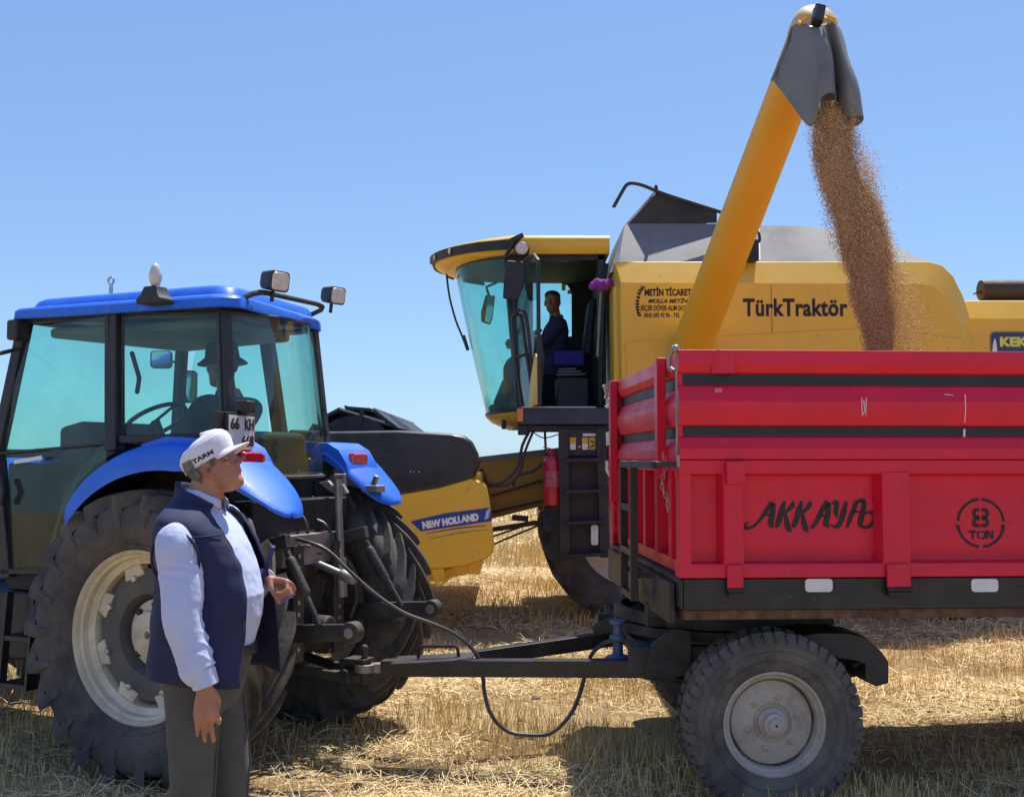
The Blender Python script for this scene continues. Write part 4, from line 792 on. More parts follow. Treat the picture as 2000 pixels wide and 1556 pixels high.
tag(ho, 'thin black hydraulic hose looping down from the tractor over the drawbar to the red trailer', 'hose')

# ================================================================== COMBINE HARVESTER
def build_combine():
    rt = thing('combine_harvester', CF, 'yellow combine harvester with open cab door unloading grain through its raised auger', 'combine harvester')
    on = CF.on; Y_, K = M_['yellow'], M_['plastic']
    # ---- main body: side profile with a chamfer along the top and rear edge
    full = [on(px, py, 'y', .14) for px, py in ((1200, 511), (1500, 511), (1815, 511), (1840, 518), (1862, 540), (1881, 578), (1893, 615), (1899, 660), (1900, 760), (1892, 860))]
    near = [on(px, py, 'y', .0) for px, py in ((1212, 552), (1500, 553), (1800, 555), (1825, 560), (1846, 580), (1862, 606), (1876, 635), (1890, 668), (1893, 760), (1886, 860))]
    zb = 1.15
    def loop(P, y): return [(p.x, y, p.z) for p in P] + [(P[-1].x - .25, y, zb), (1.16, y, zb), (1.13, y, 1.9)]
    W = 2.75
    b = MB(); nw = [Vector((p.x, 0, p.z)) for p in near]
    b.loft([loop(near, .0), loop(full, .14), loop(full, W - .14), loop(near, W)]); body = b.build('body', Y_, rt, bev=.012, ang=25)
    lp = MB(); P = [on(px, py, 'y', -.004) for px, py in ((1385, 657), (1560, 650), (1690, 641), (1760, 636), (1886, 700), (1888, 770), (1240, 770), (1225, 690))]
    lp.prism([P[0], P[1], P[2], P[5] + Vector((0, 0, .1)), P[5], P[6], P[7]], (0, .003, 0)); 
    ln = MB(); 
    for x in (1506,): a = on(x, 558, 'y', -.001); c = on(x + 2, 650, 'y', -.001); ln.bar(a, c, .004, .004)
    ln.build('panel_gap', M_['black'], body)
    cr = MB(); q = [on(px, py, 'y', 0) for px, py in ((1395, 657), (1700, 640), (1880, 662), (1884, 790), (1225, 790), (1222, 668))]
    low = [(q[0].x, .0, q[0].z), (q[1].x, 0, q[1].z), (q[2].x, 0, q[2].z), (q[3].x, .0, q[3].z), (q[4].x, .0, q[4].z), (q[5].x, 0, q[5].z)]
    cr.prism([(x, -.012, z) for x, _, z in low], (0, .014, 0)); cr.build('side_panel', Y_, rt, bev=.006)
    sd_ = MB(); sd_.box((1.055, .10, 1.9), (1.125, .62, 3.48)); sd_.build('front_edge_panel', Y_, rt, bev=.02)
    # ---- grain tank
    tk = MB(); prof = [on(px, py, 'y', .62) for px, py in ((1222, 437), (1395, 437), (1478, 440), (1560, 441), (1640, 449), (1740, 477), (1812, 509))]
    bot = 3.66
    r0 = [(1.03, .16, bot), (4.44, .16, bot), (4.44, W - .16, bot), (1.03, W - .16, bot)]
    n_ = len(prof)
    vs = []; 
    rows_n = [[(p.x if i else 1.235, .62, p.z) for i, p in enumerate(prof)], [(1.10 if i == 0 else p.x, .17, bot - .02) for i, p in enumerate(prof)]]
    tk.grid(rows_n, thick=(0, .02, 0)); rows_f = [[(x, W - y, z) for x, y, z in r_] for r_ in rows_n]; tk.grid(rows_f, thick=(0, -.02, 0))
    tk.prism([(1.235, .62, prof[0].z), (1.235, W - .62, prof[0].z), (1.03, W - .2, bot - .02), (1.03, .2, bot - .02)], (.02, 0, 0)); tk.prism([(1.03, .2, bot - .02), (1.235, .62, prof[0].z), (1.10, .17, bot - .02)], (.012, .004, 0))
    tk.prism([(p.x, .66, p.z - .05) for p in prof] + [(4.40, .66, bot - .03), (1.25, .66, bot - .03)], (0, W - 1.32, 0))
    tank = tk.build('grain_tank', M_['greyp'], rt, ang=30)
    jn = MB(); jn.bar(on(1482, 443, 'y', .60), on(1484, 508, 'y', .18), .012, .012, (0, -1, 0)); jn.build('tank_joint', M_['white'], tank)
    fl = MB(); t0, t1, t2 = on(1222, 437, 'y', .63), on(1281, 370, 'y', .63), on(1400, 409, 'y', .63)
    fl.prism([t0, t1, t1 + Vector((0, 1.5, 0)), t0 + Vector((0, 1.5, 0))], (.03, 0, .02)); fl.build('tank_cover', M_['zinc'], rt)
    f2 = MB(); f2.prism([t0 + Vector((.03, 0, 0)), t1 + Vector((.03, 0, -.01)), t2, Vector((t2.x, .63, t0.z + .01))], (0, .015, 0)); f2.build('cover_gusset', M_['black'], rt)
    f3 = MB(); f3.prism([t1 + Vector((.04, .02, -.02)), t2 + Vector((0, .02, 0)), Vector((t2.x, 2.2, t2.z)), Vector((t1.x + .04, 2.2, t1.z))], (0, 0, -.02)); f3.prism([on(1240, 447, 'y', .39), on(1272, 447, 'y', .39), on(1264, 480, 'y', .27)], (0, .012, 0)) if False else None; f3.build('rear_cover', M_['black'], rt)
    hp_ = MB(); P = [on(px, py, 'y', .52) for px, py in ((1199, 405), (1201, 400), (1219, 368), (1226, 360), (1236, 358), (1258, 363), (1300, 380), (1400, 412), (1440, 425))]; hp_.tube(smooth(P, 3), .02, 8); hp_.tube([on(1281, 364, 'y', .52), on(1283, 378, 'y', .64)], .02, 6); hp_.build('cover_rail', M_['black'], rt)
    br = MB(); c = on(1303, 462, 'y', .38); br.box((c.x + .62, .30, c.z + .0), (c.x + .86, .40, c.z + .09)); 
    bk = MB(); a = on(1455, 470, 'y', .10); c = on(1478, 512, 'y', .10); bk.box((a.x - .1, .0, c.z), (c.x, .24, a.z)); bk.build('auger_pivot_box', M_['black'], rt, bev=.01)
    hk = MB(); hk.tube(smooth([on(px, py, 'y', .1) for px, py in ((1462, 441), (1474, 444), (1483, 458), (1483, 472), (1472, 476))], 3), .013, 8); hk.build('hook', M_['black'], rt)
    og = MB(); q = on(1470, 462, 'y', .12); og.lathe([(.03, -.05), (.03, .03), (.02, .06), (.002, .065), (.02, -.04)], q, 'z', 14); og.build('warning_beacon', M_['orange'], rt)
    # ---- unloading auger: tapering tube out over the trailer, with its rubber spout
    base = Vector(CF.at(1340, 705, 11.0)); tip = Vector(CF.at(1591, 52, 7.6)); d = (tip - base)
    p_in = base - d * .06
    N = 24; pts = [p_in.lerp(tip, k/N) for k in range(N + 1)]; rs = [.205 - .045 * (k/N) for k in range(N + 1)]
    au = MB(); au.tube(pts, rs, 40); dn = d.normalized()
    auger = au.build('unloading_auger', M_['yellow2'], rt, ang=50)
    cp = MB(); c0 = tip - dn * .002; rings = []
    ax = Vector((1, 0, 0)); ax = (ax - dn * ax.dot(dn)).normalized(); ay = dn.cross(ax)
    for rr, off in ((.163, -.10), (.168, -.10), (.168, -.02), (.163, .03), (.145, .075), (.11, .105), (.06, .12), (.01, .124)): rings.append([c0 + dn*off + (ax*math.cos(q) + ay*math.sin(q))*rr for q in (2*math.pi*k/36 for k in range(36))])
    cp.loft(rings); cp.build('auger_cap', mat('faded_auger_cap_paint', (.62, .46, .20), .5, dirt=(.45, .38, .28)), auger)
    fl_ = MB(); ra, rb_ = .163, .172
    for t in (.80,): 
        c = p_in.lerp(tip, t); fl_.loft([[c + dn*o_ + (ax*math.cos(q) + ay*math.sin(q))*rr for q in (2*math.pi*k/36 for k in range(36))] for rr, o_ in ((ra + .005, -.02), (ra + .012, -.02), (ra + .012, .02), (ra + .005, .02))])
    # rubber spout: a hanging sheet, columns traced from rim to hem
    colm = [  # (top px, top py, Y, hem px, hem py, Y)
        (1545, 60, 7.58, 1508, 158, 7.62), (1546, 52, 7.50, 1528, 180, 7.52), (1550, 47, 7.43, 1550, 210, 7.44), (1556, 45, 7.38, 1568, 236, 7.37), (1564, 46, 7.34, 1581, 251, 7.31), (1572, 48, 7.31, 1591, 243, 7.27),
        (1579, 50, 7.29, 1597, 226, 7.235), (1586, 51, 7.28, 1597, 206, 7.20), (1592, 50, 7.28, 1603, 190, 7.17), (1597, 49, 7.29, 1614, 183, 7.15), (1602, 48, 7.31, 1626, 181, 7.16), (1607, 47, 7.34, 1634, 185, 7.22),
        (1611, 47, 7.36, 1635, 196, 7.30), (1615, 46, 7.36, 1633, 212, 7.36), (1619, 45, 7.34, 1637, 225, 7.34), (1624, 45, 7.31, 1648, 232, 7.26), (1629, 46, 7.29, 1662, 231, 7.20), (1634, 48, 7.30, 1676, 226, 7.18), (1639, 52, 7.34, 1686, 224, 7.20),
        (1642, 56, 7.42, 1688, 231, 7.28), (1643, 60, 7.52, 1683, 241, 7.38), (1640, 62, 7.62, 1672, 249, 7.48), (1630, 60, 7.72, 1655, 250, 7.56), (1610, 55, 7.78, 1630, 235, 7.64), (1585, 52, 7.80, 1600, 210, 7.70)]
    rows = []
    for ci, (a, b_, ya, c, e, yc) in enumerate(colm):
        A_, B_ = CF.at(a, b_, ya), CF.at(c, e, yc); col = []
        for j in range(12):
            t = j/11; p = A_.lerp(B_, t); bulge = math.sin(math.pi*t)*.05 + .045*math.sin(ci*1.25 + .6 + 1.2*t)*t*math.sin(math.pi*min(1, t*1.02)); p = p + Vector((0, -bulge, 0)) + Vector((mnoise.noise(p*3.1), mnoise.noise(p*3.1 + Vector((7, 7, 7))), mnoise.noise(p*3.1 + Vector((3, 9, 1)))))*.030*math.sin(math.pi*min(1, t*.95)) + Vector((0, .022*mnoise.noise(Vector((ci*.55, t*2.2, 4))), 0))*min(1, 4*t); col.append(p)
        rows.append(col)
    sp = MB(); sp.grid(rows); so_ = sp.build('rubber_spout', M_['rubber'], auger, ang=80); md = so_.modifiers.new('sub', 'SUBSURF'); md.levels = 1; md.render_levels = 2; md = so_.modifiers.new('th', 'SOLIDIFY'); md.thickness = .005
    sm = MB(); sm.tube([CF.at(px, py, yy) for px, py, yy in ((1547, 52, 7.46), (1538, 82, 7.5), (1523, 120, 7.55), (1507, 158, 7.58))], .010, 6); sm.build('clamp_strip', M_['steel'], auger)
    lt = MB(); a, b_ = CF.at(1601, 14, 7.30), CF.at(1595, 46, 7.24); lt.bar(a, b_, .075, .075, (0, 1, 0)); lt.build('auger_lamp', M_['black'], auger, bev=.012)
    for (p0, p1) in (((1562, 42), (1580, 30)), ((1612, 34), (1632, 42))):
        bk = MB(); bk.bar(CF.at(*p0, 7.33), CF.at(*p1, 7.31), .03, .02, (0, 1, 0)); bk.tube([CF.at(p0[0], p0[1], 7.33), CF.at(p0[0], p0[1] + 4, 7.28)], .012, 6); bk.build('spout_bracket', M_['yellow'], auger)
    # ---- cab: floor, far wall, rear wall, pillars, roof
    y0, y1 = .60, 2.25; yc = (y0 + y1)/2
    fl = MB(); fl.box((.06, y0 + .02, 2.10), (1.02, y1, 2.22)); fl.box((.12, y0 + .1, 2.22), (.2, y1 - .1, 2.45)) ; fl.build('cab_floor', M_['interior'], rt, bev=.01)
    rw = MB(); rw.box((.985, y0 + .02, 2.22), (1.02, y1, 3.95)); rw.build('cab_rear_wall', M_['interior'], rt)
    # far wall with its window
    wx0, wx1, wz0, wz1 = .30, .74, 3.20, 3.88
    fw = MB(); yf = y1
    fw.box((.02, yf, 2.2), (.985, yf + .03, wz0)); fw.box((.02, yf, wz1), (.985, yf + .03, 3.95)); fw.box((wx1, yf, wz0), (.985, yf + .03, wz1)); fw.box((.02, yf, wz0), (wx0 - .04, yf + .03, wz1))
    fw.prism([(wx1, yf, wz1), (wx1 - .13, yf, wz1), (wx1 - .045, yf, wz1 - .045), (wx1, yf, wz1 - .13)], (0, .03, 0)); far = fw.build('cab_far_wall', M_['interior'], rt)
    fg = MB(); fg.box((wx0 - .04, yf + .012, wz0), (wx1, yf + .018, wz1)); fg.build('far_window', G_C, far)
    fgp = MB()
    for px, py, w, h in ((1101, 560, .05, .09), (1114, 556, .07, .06), (1116, 570, .07, .05)): q = on(px, py, 'y', yf); fgp.box((q.x - w/2, yf + .008, q.z - h/2), (q.x + w/2, yf + .011, q.z + h/2))
    for i_, (px, py, w, h) in enumerate(((1101, 560, .05, .09), (1114, 554, .07, .06), (1114, 570, .07, .05))): q = on(px, py, 'y', yf); MB().box((q.x - w/2, yf + .008, q.z - h/2), (q.x + w/2, yf + .011, q.z + h/2)).build('window_sticker', mat('green_window_sticker', (.35, .62, .05), .6), far)
    pl = MB(); A0, A1 = on(992, 506, 'y', y0 + .02), on(1018, 800, 'y', y0 + .02)
    pl.bar(A0, A1, .09, .11, (0, 1, 0)); MB().bar((A0.x, y1, A0.z), (A1.x, y1, A1.z), .09, .11, (0, 1, 0)).build('far_pillar', M_['black'], rt, bev=.01); pl.box((.93, y0, 2.2), (1.01, y0 + .1, 3.95)); pl.box((-.02, y0, 3.84), (1.01, y0 + .09, 3.93)); pl.build('cab_frame', M_['black'], rt, bev=.01)
    # windscreen: curved sheet between the two front pillars
    def ws_row(t):     # t: 0 near pillar .. 1 far pillar
        s = 2*t - 1; bow = math.sqrt(max(0, 1 - abs(s)**2.4)); y = y0 + .05 + (y1 - y0 - .1)*t
        xt0, xb0 = A0.x, A1.x; xt = xt0 + (on(887, 525, 'y', 1.3).x - xt0)*bow; xb = xb0 + (on(950, 806, 'y', 1.3).x - xb0)*bow
        zt, zb_ = 3.90, 2.22 - .03*bow; return [Vector((xt + (xb - xt)*(j/8)**1.12, y, zt + (zb_ - zt)*j/8)) for j in range(9)]
    rows = [ws_row(.5 - .5*math.cos(math.pi*k/20)) for k in range(21)]
    ws = MB(); ws.grid(rows, thick=(.006, 0, 0)); wsc = ws.build('windscreen', G_C, rt, ang=80)
    be = MB(); be.tube([r_[-1] for r_ in rows], .02, 6); be.build('windscreen_seal', M_['black'], wsc)
    ch = MB(); lower = [[(r_[-1].x + dx, r_[-1].y, r_[-1].z + dz) for r_ in rows] for dx, dz in ((0, -.005), (-.005, -.03), (.06, -.09), (.25, -.17))]
    ch.grid(lower, thick=(.03, 0, .01)); ch.build('cab_nose', Y_, rt, ang=60)
    # roof
    def roof_ring(z, ins, drop=0, und=0):
        pts = []; 
        yn, yfz = .50 + ins, 2.35 - ins
        for k in range(29):
            t = k/28; s = 2*t - 1; bow = math.sqrt(max(0, 1 - abs(s)**2.3)); y = yn + (yfz - yn)*t; x = .02 + (-.935 + ins - .02)*bow + und*bow
            pts.append((x, y, z - drop*bow))
        pts += [(1.055, yfz, z), (1.055, yn, z)]; return pts
    rf = MB(); rf.loft([roof_ring(3.905, .10, .05, .20), roof_ring(3.90, .03, .05, .12), roof_ring(3.96, .0, .04, .02), roof_ring(4.05, .0, .06, 0), roof_ring(4.085, .02, .075, 0), roof_ring(4.115, .10, .085), roof_ring(4.13, .25, .08)]); roof = rf.build('cab_roof', Y_, rt, ang=50)
    hl = MB(); hl.prism([(r_[0].x + .01, r_[0].y, 3.855) for r_ in rows] + [(.98, y1 - .02, 3.855), (.98, y0 + .03, 3.855)], (0, 0, .05)); hl.build('headliner', M_['interior'], rt)
    vz = MB(); rr0 = roof_ring(3.955, -.006, .035, .02)[2:27]; rr1 = roof_ring(4.035, -.006, .055, 0)[4:25]
    import itertools
    top = [Vector(p) for p in roof_ring(4.055, -.020, .061, .0)[0:29]]; bt = [Vector(p) for p in roof_ring(3.945, -.018, .042, .035)[0:29]]
    vz.grid([top, bt], thick=(.01, 0, 0)); visor = vz.build('light_visor', M_['plastic'], roof, ang=60)
    for k in (4, 8, 12, 18, 22):
        p = (top[k]*.55 + bt[k]*.45) + Vector((-.006, -.004, 0)); m_ = MB(); m_.ball(p, (.018, .03, .033), 12, 8); m_.build('visor_lamp', M_['lens'], visor)
    # side lamp and mirrors
    q = on(1019, 486, 'y', .30); lm = MB(); lm.lathe([(.002, -.035), (.05, -.03), (.075, -.01), (.085, .03), (.07, .09), (.03, .11), (.01, .11)], q, 'y', 22); lo = lm.build('cab_lamp', M_['black'], rt); l2 = MB(); l2.lathe([(.001, -.042), (.04, -.04), (.066, -.028), (.066, -.02), (.01, -.02)], q, 'y', 20); l2.build('lamp_lens', M_['lens'], lo)
    ar = MB(); ar.tube([on(985, 505, 'y', .5), on(1000, 480, 'y', .4), on(1017, 463, 'y', .36)], .02, 8); ar.bar(on(998, 470, 'y', .36), on(1022, 459, 'y', .36), .03, .05); ar.tube([on(992, 500, 'y', .34), on(1012, 488, 'y', .34)], .009, 6); ar.build('lamp_bracket', M_['black'], rt)
    mr = MB(); c = [on(px, py, 'y', .18) for px, py in ((990, 508), (1026, 511), (1022, 560), (1012, 586), (982, 582), (984, 545))]; mr.prism(c, (0, .05, 0)); mr.build('mirror', M_['black'], rt, bev=.015)
    m2 = MB(); c = [on(px, py, 'y', 2.45) for px, py in ((948, 576), (967, 577), (962, 622), (957, 634), (940, 628), (939, 610))]; m2.prism(c, (0, .05, 0)); mo = m2.build('mirror', M_['dark'], rt, bev=.01); g_ = MB(); c = [on(px, py, 'y', 2.445) for px, py in ((953, 580), (965, 580), (961, 620), (956, 631), (947, 627), (950, 605))]; g_.prism(c, (0, -.003, 0)); g_.build('mirror_glass', M_['mirror'], mo)
    ma = MB(); ma.tube([on(955, 578, 'y', 2.45), on(950, 560, 'y', 2.4), on(970, 552, 'y', 2.3)], .018, 6); ma.build('mirror_arm', M_['black'], rt)
    wp = MB(); wp.tube(smooth([on(px, py, 'y', 1.35) for px, py in ((872, 535), (878, 580), (890, 625), (902, 655), (912, 682))], 3), .012, 6); wp.tube([on(872, 540, 'y', 1.35), on(886, 545, 'y', 1.4)], .012, 6); wp.tube([on(905, 655, 'y', 1.34), on(914, 684, 'y', 1.34)], .02, 6); wp.build('wiper', M_['black'], rt)
    sb = MB(); sb.bar(on(905, 546, 'y', 1.5), on(945, 553, 'y', 1.9), .02, .06); sb.build('sun_blind', M_['liner'], rt)
    # door standing open: hinged at the front pillar, swung out to us
    hx, hy = .02, y0 - .03; fx, fy = .285, -.27
    dd = Vector((fx - hx, fy - hy, 0)).normalized()
    def dp(px, py):      # a pixel on the door plane
        n = Vector((dd.y, -dd.x, 0)); c = Vector((0, -11, CAM_H)); r_ = ray(px, py); t = (Vector((hx, hy, 0)) - c).dot(n) / r_.dot(n); return c + r_ * t
    outl = [dp(1002, 520), dp(1042, 499), dp(1050, 515), dp(1051, 640), dp(1040, 720), dp(1056, 782), dp(1016, 798), dp(1004, 640)]
    outl = [dp(1001, 523), dp(1043, 498), dp(1051, 508), dp(1052, 640), dp(1054, 790), dp(1018, 800)]
    nrm = Vector((dd.y, -dd.x, 0))
    fr = MB(); fr.tube(outl + [outl[0]], .022, 8); door = fr.build('cab_door', M_['black'], rt)
    gd = MB(); gd.prism([outl[0], outl[1], outl[2], outl[3], dp(1049, 690), dp(1040, 735), dp(1034, 800), outl[5]], nrm*.006); gd.build('door_glass', G_C, door)
    yp = MB(); yp.prism([dp(1050, 690), dp(1042, 735), dp(1036, 796), dp(1054, 790), dp(1053, 700)], nrm*.03); yp.build('door_panel', Y_, door, bev=.004)
    hr = MB(); hr.tube([dp(1046, 770) - nrm*.05, dp(1049, 700) - nrm*.06, dp(1043, 650) - nrm*.05], .018, 8, 'round'); hr.build('door_handle', M_['black'], door)
    # ---- interior: seat, wheel, dark cabinet, white bag
    se = MB(); se.box((.47, 1.0, 2.72), (.82, 1.6, 2.90)); se.build('seat_cushion', M_['cloth_seat'], rt, bev=.04, seg=3); sb_ = MB(); sb_.prism([(.80, 1.02, 2.85), (.90, 1.02, 2.85), (.96, 1.02, 3.5), (.88, 1.02, 3.5)], (0, .56, 0)); sb_.build('seat_back', M_['interior'], rt, bev=.04)
    cb = MB(); cb.box((.50, .98, 2.22), (.86, 1.6, 2.60)); cb.build('seat_box', M_['plastic'], rt, bev=.02)
    bg_ = MB()
    for k in range(3): bg_.bar((.50 + .01*k, 1.0, 2.62 + .03*k), (.82 - .05*k, .99, 2.63 + .03*k), .12, .022)
    bg_.build('folded_papers', M_['liner'], rt, bev=.006)
    wh = MB(); c = Vector((.16, 1.30, 3.08)); Tm = Matrix.Translation(c) @ Matrix.Rotation(R(-25), 4, 'Y'); wh.tube([Tm @ Vector((.19*math.cos(a), .19*math.sin(a), 0)) for a in (2*math.pi*k/24 for k in range(25))], .016, 8); wh.tube([Tm @ Vector((-.18, 0, 0)), Tm @ Vector((.18, 0, 0))], .012, 6); wh.tube([Tm @ Vector((0, 0, 0)), (.04, 1.30, 2.3)], .05, 8); wh.build('steering_wheel', M_['black'], rt)
    cn = MB(); cn.prism([(-.02, 1.1, 2.2), (.12, 1.1, 2.2), (.05, 1.1, 2.85), (-.12, 1.1, 2.55), (-.22, 1.1, 2.3)], (0, .5, 0)); cn.build('steering_console', M_['liner'], rt, bev=.03)
    # ---- platform, railing, ladder
    pf = MB(); pf.box((.05, -.05, 2.035), (1.06, y0, 2.205)); pf.build('platform', M_['navy'], rt, bev=.008)
    pe = MB(); pe.box((.10, -.056, 2.207), (.86, -.03, 2.217)); pe.build('platform_edge', M_['zinc'], rt)
    ub = MB(); ub.box((.06, -.02, 1.93), (.16, .1, 2.033)); ub.box((-.11, .35, 2.0), (-.06, .42, 2.1)); ub.box((.10, .02, 1.97), (1.02, .5, 2.033)); ub.build('platform_bracket', M_['black'], rt, bev=.01)
    lo = MB(); q = on(1016, 810, 'y', -.06); lo.box((q.x - .03, -.07, q.z - .07), (q.x + .03, -.051, q.z + .07)); lo.build('side_light', M_['orange'], rt, bev=.006)
    rl = MB(); Pr = lambda L, y: smooth([on(px, py, 'y', y) for px, py in L], 3)
    rl.tube(Pr(((1022, 800), (1012, 740), (1005, 680), (1001, 626), (1003, 616), (1010, 614), (1018, 620), (1027, 680), (1041, 770), (1046, 795)), -.03), .020, 8)
    rl.tube(Pr(((1000, 622), (1012, 606), (1026, 612), (1032, 650), (1036, 690), (1040, 730), (1046, 768), (1046, 772)), -.06), .018, 8)
    rl.tube(Pr(((1004, 700), (1020, 694), (1036, 690)), -.05), .016, 8); rl.build('handrail', M_['black'], rt)
    ro = MB(); ro.tube(Pr(((1186, 515), (1180, 560), (1176, 700), (1174, 800)), .55), .020, 8); ro.build('grab_rail', M_['black'], rt)
    Lp = lambda px, py: on(px, py, 'y', -.10)
    ld = MB()
    for a, b_ in (((1100, 838), (1104, 1092)), ((1173, 838), (1182, 1088))): ld.bar(Lp(*a), Lp(*b_), .05, .10, (1, 0, 0))
    for t in (.24, .48, .72, .97): p, q = Lp(1100 + 4*t, 838 + 254*t), Lp(1173 + 9*t, 838 + 250*t); ld.bar(p, q, .16, .035)
    bp = [Lp(1102, 840), Lp(1174, 840), Lp(1176, 890), Lp(1103, 890)]; ld.prism([p + Vector((0, .02, 0)) for p in bp], (0, .02, 0)); 
    bk2 = [Lp(1103, 890), Lp(1176, 890), Lp(1181, 1085), Lp(1105, 1088)]; ld.prism([p + Vector((0, .07, 0)) for p in bk2], (0, .015, 0)); lad = ld.build('ladder', M_['plastic'], rt, bev=.004)
    for px, py, w, h, mt in ((1119, 866, .062, .125, M_['yelp']), (1143, 866, .062, .125, M_['yelp']), (1157, 866, .062, .125, M_['yelp'])):
        q = Lp(px, py); s_ = MB(); s_.box((q.x - w/2, -.085, q.z - h/2), (q.x + w/2, -.082, q.z + h/2)); so2 = s_.build('warning_sticker', mat('yellow_warning_sticker', (.66, .40, .04), .5), lad)
        if px != 1157: s_ = MB(); s_.box((q.x - w/2 + .004, -.088, q.z - h/2 + .004), (q.x + w/2 - .004, -.0855, q.z - .002)); s_.build('sticker_text_field', M_['white'], lad)
        else: s_ = MB(); s_.bar((q.x - .02, -.0865, q.z + .03), (q.x + .02, -.0865, q.z + .005), .004, .012); s_.bar((q.x + .02, -.0865, q.z - .01), (q.x - .015, -.0865, q.z - .04), .004, .012); s_.build('sticker_pictogram', M_['ink'], lad)
    q = Lp(1132, 872); s_ = MB(); s_.lathe([(.014, -.086), (.012, -.09), (.002, -.09), (.01, -.084)], (q.x, 0, q.z), 'y', 10); s_.build('ladder_bolt', M_['zinc'], lad)
    q = Lp(1161, 1044); s_ = MB(); s_.prism([(q.x + a, -.125, q.z + b_) for a, b_ in rounded_rect(.072, .20, .02)], (0, .004, 0)); s_.build('reflector', M_['white'], lad); wb = MB(); q = Lp(1150, 849); wb.box((q.x - .06, -.088, q.z - .012), (q.x + .08, -.083, q.z + .014)); wb.build('paint_scuff', M_['white'], lad)
    # ---- wheels
    def cw(c, r, w, rr, out, lugs):
        T = Matrix.Translation(Vector(c)) @ (Matrix.Identity(4) if out < 0 else Matrix.Rotation(math.pi, 4, 'Z')); h = w/2; rc = r - .05
        ty = MB(); half = [(rr + .005, h*.6), (rr + .05, h*.9), (rr + (rc - rr)*.5, h), (rc - .06, h*.95), (rc - .01, h*.8), (rc, h*.4)]
        ty.lathe([(a, -b) for a, b in half] + [(a, b) for a, b in half[::-1]], (0, 0, 0), n=64, closed=True)
        for k in range(lugs):
            for sd in (-1, 1):
                a0 = 2*math.pi*(k + (.5 if sd > 0 else 0))/lugs; rows = []
                for t, rb, lh in ((0, rc, .045), (.5, rc, .048), (.9, rc - .02, .055), (1.0, rc - .06, .05)):
                    a = a0 + .3*t; rows.append([(q*math.cos(a + dw/r), sd*h*t, q*math.sin(a + dw/r)) for q, dw in ((rb - .02, -.045), (rb + lh, -.03), (rb + lh, .03), (rb - .02, .045))])
                ty.loft(rows)
        rm = MB(); rm.lathe([(rr + .02, -h*.72), (rr, -h*.66), (rr - .03, -h*.5), (rr - .05, -h*.1), (rr*.55, -h*.25), (rr*.3, -h*.4), (.02, -h*.4), (.02, h*.3), (rr, h*.7)], (0, 0, 0), n=56)
        wo = rm.xf(T).build('wheel', mat('cream_wheel_paint', (.62, .57, .45), .5, dirt=(.35, .3, .22), dirt_amt=.4), rt); ty.xf(T).build('tyre', M_['tyre'], wo)
    cw((1.236, .42, .93), .93, .60, .525, -1, 18); cw((1.236, 2.33, .93), .93, .60, .525, 1, 18); cw((4.75, .50, .60), .60, .40, .32, -1, 16); cw((4.75, 2.25, .60), .60, .40, .32, 1, 16)
    ax_ = MB(); ax_.tube([(1.236, .5, .93), (1.236, 2.3, .93)], .16, 16); ax_.tube([(4.75, .5, .6), (4.75, 2.3, .6)], .09, 12); ax_.box((1.1, .75, .95), (5.2, 2.0, 1.4)); ax_.build('axle', M_['dark'], rt)
    # ---- rear hood, exhaust, painted plate
    rh = MB(); zt = on(1950, 586, 'y', .30).z; zm = on(1950, 622, 'y', .22).z
    rh.loft([[(x, .22, 1.6), (x, .22, zm), (x, .34, zt), (x, W - .34, zt), (x, W - .22, zm), (x, W - .22, 1.6)] for x in (4.45, 6.9)] + [[(7.2, .3, 1.7), (7.2, .3, zm - .3), (7.15, .4, zt - .3), (7.15, W - .4, zt - .3), (7.2, W - .3, zm - .3), (7.2, W - .3, 1.7)]]); rh.build('rear_hood', Y_, rt, bev=.01, ang=25)
    ex = MB(); q = on(1930, 566, 'y', .62); r_ = .112; ex.lathe([(.01, 0), (r_*.8, 0), (r_*.97, .004), (r_, .012), (r_, .9), (r_*.9, .92), (.01, .92)], (on(1914, 566, 'y', .62).x, q.y, q.z - .005), 'x', 28); ex.tube([(q.x + .6, q.y, q.z), (q.x + .6, q.y, q.z - .4)], .05, 10); exo = ex.build('exhaust_silencer', mat('sooty_exhaust_metal', (.06, .052, .048), .55, metal=.5, dirt=(.14, .1, .07), dirt_amt=.6), rt)
    e2 = MB(); e2.bar(on(1902, 574, 'y', .62), on(1914, 570, 'y', .62), .05, .015); e2.build('exhaust_lip', M_['black'], exo)
    s0, s1 = on(1934, 648, 'y', .216), on(2046, 700, 'y', .216); cx, cz = (s0.x + s1.x)/2, (s0.z + s1.z)/2; w, h = s1.x - s0.x, s0.z - s1.z
    pb = MB(); pb.prism([(cx + a, .216, cz + b_) for a, b_ in rounded_rect(w, h, .05)], (0, -.006, 0)); plo = pb.build('name_plate', mat('grey_plate_border', (.12, .11, .13), .5), rt)
    p2 = MB(); p2.prism([(cx + a, .2095, cz + b_) for a, b_ in rounded_rect(w - .03, h - .03, .04)], (0, -.003, 0)); p2.build('plate_field', mat('dark_blue_plate_field', (.02, .05, .14), .4), plo)
    p3 = MB(); e_ = [on(px, py, 'y', .2055) for px, py in ((1938, 684), (1940, 668), (1943, 660), (1946, 668), (1948, 690), (1939, 690))]; p3.prism(e_, (0, -.002, 0)); p3.build('plate_figure', M_['white'], plo)
    a = on(1953, 677, 'y', .205); b_ = on(2043, 658, 'y', .205); lettering('KEKEÇ'[:3], .2, (a.x, .205, a.z), (1, 0, 0), (0, 0, 1), M_['yelp'], plo, .012, fit=((b_.x - a.x)*.62, b_.z - a.z))
    # ---- writing on the side
    a = on(1451, 618, 'y', 0); b_ = on(1655, 583, 'y', 0)
